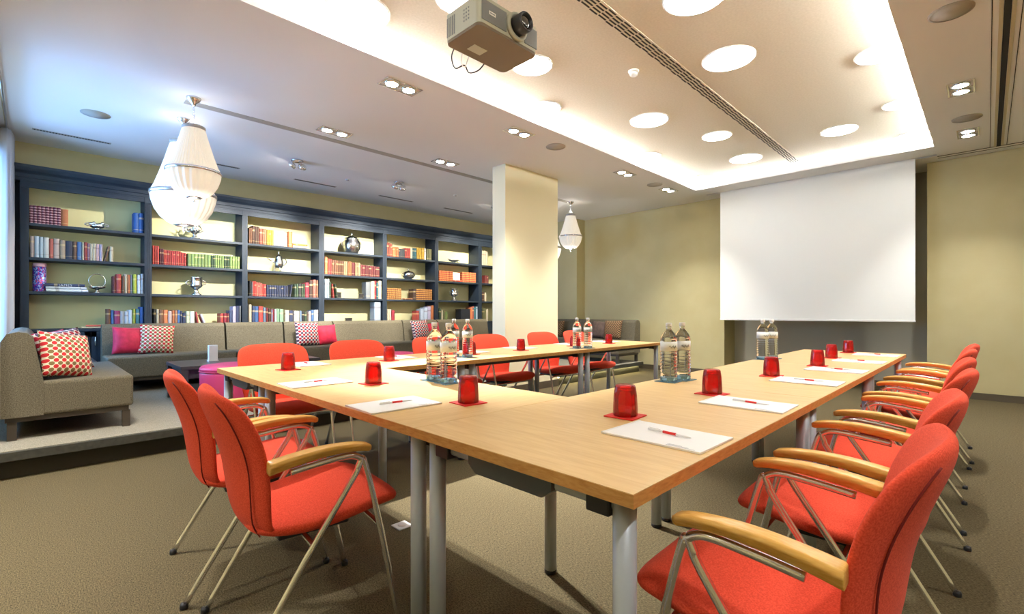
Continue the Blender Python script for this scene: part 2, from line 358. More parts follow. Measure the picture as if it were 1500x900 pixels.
# ------------------------------------------------------------------ conference tables
def make_table(name, label, group):
    # local: x along the length, y across; origin on the floor at the centre
    t = thing(name, label, 'table', group=group)
    b = MB(); b.box(-TL/2, TL/2, -TW/2, TW/2, .711, .7385, 1); b.box(-TL/2+.001, TL/2-.001, -TW/2+.001, TW/2-.001, .7385, .74, 0)
    b.build('tabletop', [M['beech'], M['beech_edge']], t)
    for sx in (-1, 1):
        for sy in (-1, 1):
            x, y = sx*(TL/2-.052), sy*(TW/2-.052)
            b = MB(); b.lathe([(.025, .012), (.025, .711)], 24, (x, y, 0)); lg = b.build('leg', M['legmetal'], t)
            b = MB(); b.lathe([(.023, 0), (.026, .004), (.026, .016), (.0245, .018)], 20, (x, y, 0)); b.build('foot_cap', M['blackplastic'], lg)
        x = sx*(TL/2-.052)
        b = MB(); b.tube([(x, -TW/2+.06, .688), (x, TW/2-.06, .688)], .015, 12); rail = b.build('rail', M['legmetal'], t)
        b = MB(); b.prism([(-.15, .678), (-.12, .656), (.12, .656), (.15, .678), (.15, .711), (-.15, .711)], 'x', x-.028, x+.028); b.build('lock_housing', M['greyplastic'], rail, bevel=.004)
        for sy in (-1, 1):
            y = sy*(TW/2-.105); b = MB(); b.box(x-.026, x+.026, y-.03, y+.03, .664, .711); b.build('bracket', M['blackplastic'], rail, bevel=.004)
    for sy in (-1, 1):
        b = MB(); b.box(-TL/2+.09, TL/2-.09, sy*(TW/2-.12)-.012, sy*(TW/2-.12)+.012, .675, .711); b.build('side_beam', M['blackplastic'], t)
    return t
XR = TX-TW/2; XL = TX-1.5*TW-TL
t0 = make_table('conference_table', 'beech conference table nearest the camera, its front corner standing between the red chairs', 'conference tables in a U')
t0.location = (XR, TY+TL/2, 0); t0.rotation_euler = (0, 0, PI/2)
tl_ = [((XR, TY+1.5*TL, 0), PI/2, 'middle beech table of the row reaching towards the projection screen'),
       ((XR, TY+2.5*TL, 0), PI/2, 'beech table at the projection screen end of the row with six red glasses'),
       ((TX-TW-TL/2, TY+TW/2, 0), 0, 'beech table at the bottom of the U, two red chairs facing the screen behind it'),
       ((XL, TY+TL/2, 0), PI/2, 'beech corner table beside the magenta pouf, nearest of the lounge side row'),
       ((XL, TY+1.5*TL, 0), PI/2, 'middle beech table of the lounge side row, two bottles at its near end'),
       ((XL, TY+2.5*TL, 0), PI/2, 'beech table at the far end of the lounge side row by the pillar')]
for l, r, s in tl_: dup(t0, l, r, s)

# ------------------------------------------------------------------ red conference chairs
def loft_pad(stations, frame, n=28, e=2.6, cup=0):
    # stations: (s, half width, half thickness); frame(s) -> origin, thickness direction
    rings = []
    for s, w, t in stations:
        o, d = frame(s); o = Vector(o); d = Vector(d).normalized()
        rings.append([o+Vector((a, 0, 0))+d*(c+cup*(a/.25)**2) for a, c in sring(w, t, n, e)])
    return rings
def make_chair():
    t = thing('conference_chair', '-', 'chair', group='red conference chairs')
    # seat: a pad with a rounded front edge; rear feet at y=-.255, front feet at y=.255
    P = [(-.200, .426), (-.155, .413), (-.07, .406), (.03, .413), (.13, .429), (.20, .438), (.255, .431), (.285, .418), (.303, .405)]
    W = [.17, .205, .234, .250, .254, .248, .226, .178, .10]; T = [.014, .031, .039, .042, .042, .040, .034, .024, .008]
    def fr(path):
        def f(s):
            i = int(s); a, b_ = Vector((0,)+path[max(i-1, 0)]), Vector((0,)+path[min(i+1, len(path)-1)]); tg = (b_-a).normalized()
            return (0,)+path[i], (0, -tg.z, tg.y)
        return f
    b = MB(); b.loft(loft_pad([(i, W[i], T[i]) for i in range(len(P))], fr(P), 36, 2.5, .012)); o = b.build('seat', M['redfabric'], t)
    s = o.modifiers.new('sub', 'SUBSURF'); s.levels = 1; s.render_levels = 2
    b = MB(); b.box(-.15, .15, -.11, .12, .362, .385); b.build('seat_underpan', M['blackplastic'], t, bevel=.006)
    # backrest: flows up from under the seat, waisted, broad arched top, cupped round the sitter
    P = [(-.07, .380), (-.125, .381), (-.168, .402), (-.190, .450), (-.201, .525), (-.211, .61), (-.229, .68), (-.253, .745), (-.275, .795), (-.290, .828), (-.300, .854)]
    W = [.15, .190, .212, .222, .238, .250, .260, .259, .244, .206, .125]; T = [.008, .017, .024, .027, .028, .028, .028, .027, .024, .019, .008]
    b = MB(); b.loft(loft_pad([(i, W[i], T[i]) for i in range(len(P))], fr(P), 36, 2.4, -.050)); o = b.build('backrest', M['redfabric'], t)
    s = o.modifiers.new('sub', 'SUBSURF'); s.levels = 1; s.render_levels = 2
    f = fr(P)
    for sg in (-1, 1):
        pts = []
        for i in range(2, 10):
            o_, d = f(i); a = sg*W[i]*.80; pts.append(Vector(o_)+Vector((a, 0, 0))+Vector(d).normalized()*(-.050*(a/.25)**2+T[i]*.93))
        b = MB(); b.tube(smooth_path(pts, 3), .0022, 6); b.build('seam', M['redseam'], o)
    for sg in (-1, 1):
        # front leg runs up, bends under the armrest and carries it
        pts = [(sg*.257, .255, .012), (sg*.261, .185, .36), (sg*.265, .130, .585), (sg*.267, .112, .615), (sg*.268, .07, .630), (sg*.268, -.02, .624), (sg*.268, -.105, .614)]
        b = MB(); b.tube(smooth_path(pts, 6), .0105, 10); lg = b.build('front_leg', M['chrome'], t)
        b = MB(); b.lathe([(.013, 0), (.014, .003), (.014, .012), (.0115, .02)], 14, (sg*.257, .257, 0)); b.build('foot_cap', M['blackplastic'], lg)
        pts = [(sg*.257, -.255, .012), (sg*.260, -.06, .33), (sg*.264, .085, .548), (sg*.265, .106, .59), (sg*.266, .116, .612)]
        b = MB(); b.tube(smooth_path(pts, 6), .0105, 10); lg = b.build('rear_leg', M['chrome'], t)
        b = MB(); b.lathe([(.013, 0), (.014, .003), (.014, .012), (.0115, .02)], 14, (sg*.257, -.257, 0)); b.build('foot_cap', M['blackplastic'], lg)
        # armrest: arched beech pad
        pa = smooth_path([(.146, 0, .646), (.10, 0, .656), (.03, 0, .660), (-.04, 0, .657), (-.11, 0, .648), (-.168, 0, .637)], 3)
        n = len(pa); rings = []
        for i, v in enumerate(pa):
            f = i/(n-1); w = .020+.008*f; th = .0125+.006*f
            if i == 0: w *= .72; th *= .7
            c = sg*(.267+.002*f)
            rings.append([(c+q, v.x, v.z+z) for q, z in ((-w, th*.35), (-w*.82, th), (w*.82, th), (w, th*.35), (w*.62, -th), (-w*.62, -th))])
        b = MB(); b.loft(rings, smooth=False); o = b.build('armrest', M['armwood'], t, bevel=.005, seg=3)
        for pl in o.data.polygons: pl.use_smooth = True
    for y, z, zz in ((.187, .350, .372), (-.035, .362, .368)):
        b = MB(); b.tube(smooth_path([(-.258, y, z), (-.20, y, zz), (.20, y, zz), (.258, y, z)], 4), .009, 8); b.build('crossbar', M['chrome'], t)
    return t
ch = make_chair()
first = [True]
def put_chair(x, y, heading, label, group):
    # heading: world angle of the direction the sitter faces
    rz = heading-PI/2
    if first[0]:
        first[0] = False; ch.location = (x, y, 0); ch.rotation_euler = (0, 0, rz); ch['label'] = label; ch['group'] = group
    else: dup(ch, (x, y, 0), rz, label, group)
R = math.radians
G1 = 'red chairs along the table row with wooden arms to the aisle'
for y, dx, a, s in [(1.26, .0, 1, 'red armchair nearest the camera in the aisle row, wooden arm in front'),
                    (1.945, .0, 1.5, 'red armchair second from the camera in the aisle row, seat under the table'),
                    (2.785, .015, -2, 'red armchair third from the camera in the aisle row beside the long table'),
                    (3.485, .0, 1, 'red armchair fourth from the camera in the aisle row beside the long table'),
                    (4.345, -.005, -1, 'red armchair fifth from the camera in the aisle row beside the long table'),
                    (5.04, .0, 2, 'red armchair farthest from the camera in the aisle row, near the screen wall')]:
    put_chair(-.345+dx, y, PI+R(a), s, G1)
G2 = 'red chairs at the bottom of the U'
put_chair(-1.745, .675, PI/2-R(5), 'red armchair seen from behind, whole seat and arm showing, at the bottom table', G2)
put_chair(-2.335, .675, PI/2-R(6), 'red armchair partly hidden behind the other chair, beside the lounge platform', G2)
G3 = 'red chairs facing the window from the lounge side'
for y, dx, a, s in [(1.30, 0, 2, 'red chair with its back to the magenta pouf, at the corner of the U'),
                    (1.975, 0, -1, 'red chair second along the lounge side row, its back before the sofa seat'),
                    (2.78, 0, 1, 'red chair whose back shows behind the four bottles, left of its pair'),
                    (3.52, 0, -2, 'red chair half before the grey side of the pillar'),
                    (4.38, 0, -4, 'red chair with its back before the yellow side of the pillar'),
                    (5.06, 0, 2, 'red chair farthest along the lounge side row, just past the pillar')]:
    put_chair(-3.64+dx, y, R(a), s, G3)

# ------------------------------------------------------------------ things on the tables
ZT = .7402
def make_coaster(m, loc, rz, label, cat, group):
    b = MB(); b.box(-.054, .054, -.054, .054, 0, .004); o = b.build('coaster', m, None, bevel=.001, loc=loc); o.rotation_euler = (0, 0, rz)
    return tag(o, label, cat, group)
def make_glass(loc, label):
    # tumbler standing upside down: thick closed foot on top, fluted sides
    n = 72; b = MB()
    prof = [(.0405, 0), (.0415, .004), (.0410, .03), (.0385, .07), (.0345, .098), (.0315, .104), (.0, .104), ]
    inner = [(.0385, 0), (.0375, .03), (.035, .07), (.031, .088), (.0, .09)]
    rings = []
    for r, z in inner[::-1]+prof: rings.append([(max(r, 1e-4)*(1+.012*math.cos(12*2*PI*i/n))*math.cos(2*PI*i/n), max(r, 1e-4)*(1+.012*math.cos(12*2*PI*i/n))*math.sin(2*PI*i/n), z) for i in range(n)])
    b.loft(rings, False); o = b.build('tumbler', M['redglass'], None, loc=loc)
    return tag(o, label, 'glass', 'red tumblers upside down on red coasters')
spots = [(-.881, 1.435, 'red tumbler on the table row by the aisle, nearest the camera'), (-.851, 2.091, 'second red tumbler from the camera on the aisle side row'),
         (-.856, 2.915, 'red tumbler in front of the two bottles nearest the screen'), (-.80, 3.68, 'red tumbler fourth from the camera on the aisle side row'),
         (-.861, 4.392, 'red tumbler fifth from the camera on the aisle side row'), (-.872, 5.09, 'red tumbler at the screen end of the aisle side row'),
         (-2.174, 1.199, 'red tumbler on the bottom table between its two notepads'), (-1.446, 1.207, 'red tumbler on the bottom table by the seam'),
         (-3.072, 1.114, 'red tumbler on the corner table before the first lounge side chair'), (-3.115, 1.845, 'red tumbler before the second lounge side chair'),
         (-3.10, 2.62, 'red tumbler half hidden behind the bottles of the lounge side row'), (-3.09, 3.217, 'red tumbler before the chair at the yellow pillar'),
         (-3.09, 4.02, 'red tumbler just beside the far pair of bottles, lounge side row'), (-3.062, 4.64, 'red tumbler farthest along the lounge side row')]
for i, (x, y, s) in enumerate(spots):
    c = make_coaster(M['redcard'], (x, y, ZT), R([4, -6, 8, 3, -5, 2, 6, -4, 9, -3, 5, 2, -7, 4][i]), s.replace('red tumbler', 'red coaster of the red tumbler', 1), 'coaster', 'red coasters under the tumblers')
    make_glass((x, y, ZT+.0042), s)
def make_bottle():
    t = thing('water_bottle', '-', 'bottle', group='water bottles in pairs')
    prof = [(.0, .008), (.036, .004), (.0415, .012), (.042, .02)]
    z = .03
    for k in range(7): prof += [(.0425, z), (.0425, z+.006), (.0395, z+.010), (.0425, z+.014)]; z += .0165
    prof += [(.042, .15), (.0415, .153), (.0415, .205), (.0425, .208), (.040, .222), (.033, .240), (.022, .254), (.0145, .262), (.0135, .275), (.016, .277), (.016, .280), (.013, .282), (.013, .290), (.0, .290)]
    b = MB(); b.lathe(prof, 28); b.build('body', M['pet'], t)
    b = MB(); b.lathe([(.0, .001), (.038, .0), (.0428, .006), (.0432, .018), (.0428, .0185), (.0, .012)], 28); b.build('base', M['petbase'], t)
    n = 22; rings = []
    b = MB(); vs = []; fs = []
    for j, z in enumerate((.155, .203)):
        for i in range(n+1): a = -PI*.62+i/n*PI*1.24; vs.append((.0425*math.cos(a), .0425*math.sin(a), z))
    fs = [(i, i+1, n+2+i, n+1+i) for i in range(n)]
    b.add(vs, fs, 0, True); lb = b.build('label', M['blabel'], t); so = lb.modifiers.new('sol', 'SOLIDIFY'); so.thickness = .0006
    pts = []
    for i in range(40): a = -.45+i/39*.9; pts.append((.0436*math.cos(a), .0436*math.sin(a), .176+.006*math.sin(i*1.25)+.004*math.sin(i*.4)))
    b = MB(); b.tube(pts, .0008, 5); b.build('script_mark', M['script'], lb)
    b = MB(); b.lathe([(.0152, .281), (.0155, .283), (.0155, .296), (.014, .299), (.0, .299)], 20, flute=.03, nf=20); b.build('cap', M['cap'], t)
    return t
bt = make_bottle(); firstb = True
for i, (x, y, s) in enumerate([(-1.165, 2.315, 'clear water bottle left of the middle pair on the aisle side row'), (-1.145, 2.425, 'clear water bottle right of the middle pair on the aisle side row'),
                  (-1.205, 3.90, 'clear water bottle left of the pair nearest the screen'), (-1.175, 4.01, 'clear water bottle right of the pair nearest the screen'),
                  (-2.06, 1.488, 'clear water bottle on the bottom table, left of the front pair'), (-1.925, 1.478, 'clear water bottle on the bottom table, right of the front pair'),
                  (-3.03, 2.38, 'clear water bottle behind the front pair, half hidden, lounge side row'), (-2.91, 2.42, 'clear water bottle behind the front pair, standing free at its right'),
                  (-2.88, 3.80, 'clear water bottle left of the far pair before the corner sofa'), (-2.82, 3.90, 'clear water bottle right of the far pair before the corner sofa')]):
    a = math.atan2(-y, -x)+[.5, .4, .6, .2, .5, .45, -.3, .2, .3, .1][i]
    if firstb: firstb = False; bt.location = (x, y, ZT+.0042); bt.rotation_euler = (0, 0, a); bt['label'] = s
    else: dup(bt, (x, y, ZT+.0042), a, s)
    make_coaster(M['bluecoaster'], (x, y, ZT), R([3, -4, 5, -2, 2, -3, 4, -5, 3, 2][i])+ (0 if i in (4, 5, 6, 7) else 0), s.replace('clear water bottle', 'blue coaster under the bottle', 1), 'coaster', 'blue coasters under the bottles')
def make_pad():
    b = MB(); b.box(-.148, .148, -.105, .105, 0, .0055); p = b.build('notepad', M['paper'], None, bevel=.0008)
    b = MB(); b.box(-.150, -.143, -.105, .105, .0, .0062); b.build('glued_edge', M['white'], p)
    for k in range(3):
        b = MB(); b.box(.05+k*.001, .13-.02*k, -.098+k*.006, -.0965+k*.006, .0055, .0058); b.build('footer_line', M['script'], p)
    t = thing('ballpoint_pen', '-', 'pen')
    b = MB(); b.tube([(-.07, 0, .0045), (-.02, 0, .0045)], .0034, 10); b.build('barrel', M['white'], t)
    b = MB(); b.tube([(-.02, 0, .0047), (.022, 0, .0047)], .0038, 10); b.build('grip', M['redcard'], t)
    b = MB(); b.tube([(.022, 0, .0045), (.055, 0, .0045), (.068, 0, .0045)], [.0034, .003, .001], 10); b.build('tip', M['white'], t)
    b = MB(); b.box(-.068, -.03, -.0012, .0012, .008, .0095); b.build('clip', M['chrome'], t)
    return p, t
pad, pen = make_pad(); fp = True
def put_pad(x, y, rz, where):
    global fp
    a = rz+R(random.uniform(-2, 2)); lp = 'white notepad '+where; lq = 'red gripped pen on the notepad '+where
    q = (x+.01*math.cos(a), y+.01*math.sin(a), ZT+.0065); ra = a+R(random.uniform(-8, 8))
    if fp:
        fp = False; pad.location = (x, y, ZT); pad.rotation_euler = (0, 0, a); tag(pad, lp, 'notepad', 'white notepads with pens'); pen.location = q; pen.rotation_euler = (0, 0, ra); tag(pen, lq, 'pen', 'pens on the notepads')
    else: dup(pad, (x, y, ZT), a, lp); dup(pen, q, ra, lq)
for y, s in [(1.285, 'nearest the camera on the aisle side row'), (1.95, 'second from the camera on the aisle side row'), (2.80, 'third from the camera on the aisle side row'),
             (3.475, 'fourth from the camera on the aisle side row'), (4.21, 'fifth from the camera on the aisle side row'), (4.93, 'at the screen end of the aisle side row')]:
    put_pad(-.655, y, 0, s)
put_pad(-2.39, 1.0, PI/2, 'before the half hidden chair on the bottom table'); put_pad(-1.615, .98, PI/2, 'before the whole front chair on the bottom table')
for y, s in [(1.32, 'on the corner table before the first lounge side chair'), (2.02, 'before the second lounge side chair'), (2.78, 'behind the free standing bottle, lounge side row'),
             (3.42, 'before the grey side of the pillar'), (4.22, 'beside the far pair of bottles, lounge side row'), (4.92, 'farthest along the lounge side row')]:
    put_pad(-3.30, y, PI, s)
# ------------------------------------------------------------------ bookcase
SZ = [2.105, 1.72, 1.335, .905]
ST = [(-.11, -.04), (.995, 1.07), (2.12, 2.19), (3.235, 3.32), (4.377, 4.455), (5.505, 5.585), (6.625, 6.715), (7.75, 7.84)]
XF = -7.60
bc = thing('bookcase', 'long dark grey bookcase with crown moulding and seven open bays along the lounge wall', 'bookcase', (-7.775, 3.86, ZP))
def part(b, name, m, bevel=0, parent=bc):
    o = b.build(name, m, parent, bevel)
    if parent is bc: o.matrix_parent_inverse = Matrix.Translation((7.775, -3.86, -ZP))
    return o
for y0, y1 in ST:
    b = MB(); b.box(XB+.012, XF, y0, y1, .84, 2.57)
    w = y1-y0
    for k in range(3): b.box(XF, XF+.006, y0+w*(.16+.26*k), y0+w*(.32+.26*k), 1.0, 2.47)
    b.box(XF, XF+.008, y0, y1, .84, .97); b.box(XF, XF+.008, y0, y1, 2.49, 2.57)
    part(b, 'upright', M['bookcase'])
for i in range(7):
    y0, y1 = ST[i][1], ST[i+1][0]
    b = MB(); b.box(XB+.004, XB+.02, y0, y1, .9, 2.56); part(b, 'back_panel', M['backpanel'])
    for z in SZ[:3]:
        b = MB(); b.box(XB+.02, XF-.004, y0, y1, z-.032, z); part(b, 'shelf', M['bookcase'], .002)
    b = MB(); b.box(XF-.03, XF, y0, y1, 2.50, 2.57); b.box(XF-.03, XF+.004, y0, y1, 2.545, 2.57); part(b, 'bay_head', M['bookcase'])
prof = [(XB+.004, 2.565), (XF+.012, 2.565), (XF+.012, 2.60), (XF+.022, 2.605), (XF+.022, 2.645), (XF+.03, 2.655), (XF+.055, 2.675), (XF+.075, 2.705), (XF+.08, 2.715), (XF+.08, 2.738), (XB+.004, 2.738)]
b = MB(); b.prism(prof, 'y', -.155, 7.86); part(b, 'crown_moulding', M['bookcase'])
b = MB(); b.box(XB+.004, -7.545, -.12, 7.85, .875, .905); part(b, 'counter', M['bookcase'], .003)
b = MB(); b.box(XB+.004, -7.575, -.11, 7.84, ZP, .875); part(b, 'base_cabinet', M['bookcase'])
for i in range(7):
    y0, y1 = ST[i][1], ST[i+1][0]; ym = (y0+y1)/2
    for a0, a1, hy in ((y0+.01, ym-.004, ym-.04), (ym+.004, y1-.01, ym+.04)):
        b = MB(); b.box(-7.575, -7.558, a0, a1, .26, .865)
        b.box(-7.558, -7.552, a0, a0+.05, .26, .865); b.box(-7.558, -7.552, a1-.05, a1, .26, .865); b.box(-7.558, -7.552, a0, a1, .26, .32); b.box(-7.558, -7.552, a0, a1, .805, .865)
        d = part(b, 'door', M['bookcase'])
        b = MB(); b.tube([(-7.552, hy, .70), (-7.53, hy, .705), (-7.53, hy, .80), (-7.552, hy, .805)], .006, 8); h = b.build('handle', M['silver'], d)
b = MB(); b.box(XB+.004, -7.70, -.20, -.112, ZP, 2.56); part(b, 'side_filler', M['bookcase'])

# ------------------------------------------------------------------ books
C = {'burgundy plaid': (104, 36, 58), 'orange': (224, 118, 58), 'bright blue': (18, 92, 190), 'white red': (226, 196, 186), 'pale blue': (186, 206, 224), 'white': (228, 230, 230), 'red white': (214, 96, 80),
     'beige': (204, 176, 148), 'navy': (52, 60, 92), 'brown': (140, 88, 56), 'blue': (64, 112, 178), 'cream': (228, 212, 176), 'red': (208, 62, 52), 'mauve': (156, 108, 130), 'pink': (220, 170, 166), 'lavender': (186, 174, 206),
     'dark red': (140, 44, 40), 'grey blue': (120, 146, 172), 'lime': (196, 206, 50), 'white blue': (186, 204, 228), 'magenta': (196, 50, 110), 'pale grey': (196, 202, 206), 'teal': (50, 120, 136), 'maroon': (120, 38, 38),
     'green': (118, 146, 70), 'dark green': (62, 88, 58), 'black': (44, 42, 42), 'tan': (196, 132, 88), 'cream green': (196, 206, 164), 'white green': (206, 220, 204), 'crimson': (180, 34, 54), 'navy white': (70, 86, 130), 'grey': (124, 130, 132),
     'dark brown': (84, 52, 36), 'red brown': (156, 66, 44), 'yellow': (226, 174, 40), 'salmon': (220, 106, 86), 'cream brown': (190, 158, 108), 'charcoal': (74, 80, 84), 'olive': (112, 112, 64), 'gold brown': (150, 84, 36), 'orange red': (206, 76, 46), 'pale green': (150, 196, 150)}
def book_mesh(cover):
    # unit book: x depth (spine at x=0, pages towards -x), y thickness, z height
    b = MB(); arc = [(0, .08), (.035, .25), (.05, .5), (.035, .75), (0, .92)]
    out = [(-1, 0), (-.04, 0)]+arc+[(-.04, 1), (-1, 1), (-1, .90), (-.06, .90), (-.06, .10), (-1, .10)]
    b.prism(out, 'z', 0, 1, 0); b.box(-.97, -.06, .10, .90, .02, .975, 1)
    o = b.build('book', [cover, M['pages']]); me = o.data; bpy.data.objects.remove(o); return me
BM = {'std': book_mesh(M['book']), 'plaid': book_mesh(M['plaid']), 'banded': book_mesh(M['banded'])}
BAY = ['first bay by the curtain', 'second bay', 'third bay', 'fourth bay', 'fifth bay', 'sixth bay', 'last bay beside the pillar']
SHN = ['top', 'second', 'third', 'lowest']
ORD = 'first second third fourth fifth sixth seventh eighth ninth tenth eleventh twelfth thirteenth fourteenth fifteenth sixteenth seventeenth eighteenth nineteenth twentieth'.split()
def ordn(i):
    return ORD[i] if i < 20 else (['twenty', 'thirty', 'forty'][(i+1)//10-2]+'-'+ORD[(i+1) % 10-1] if (i+1) % 10 else ['', '', '', 'thirtieth', 'fortieth'][(i+1)//10])
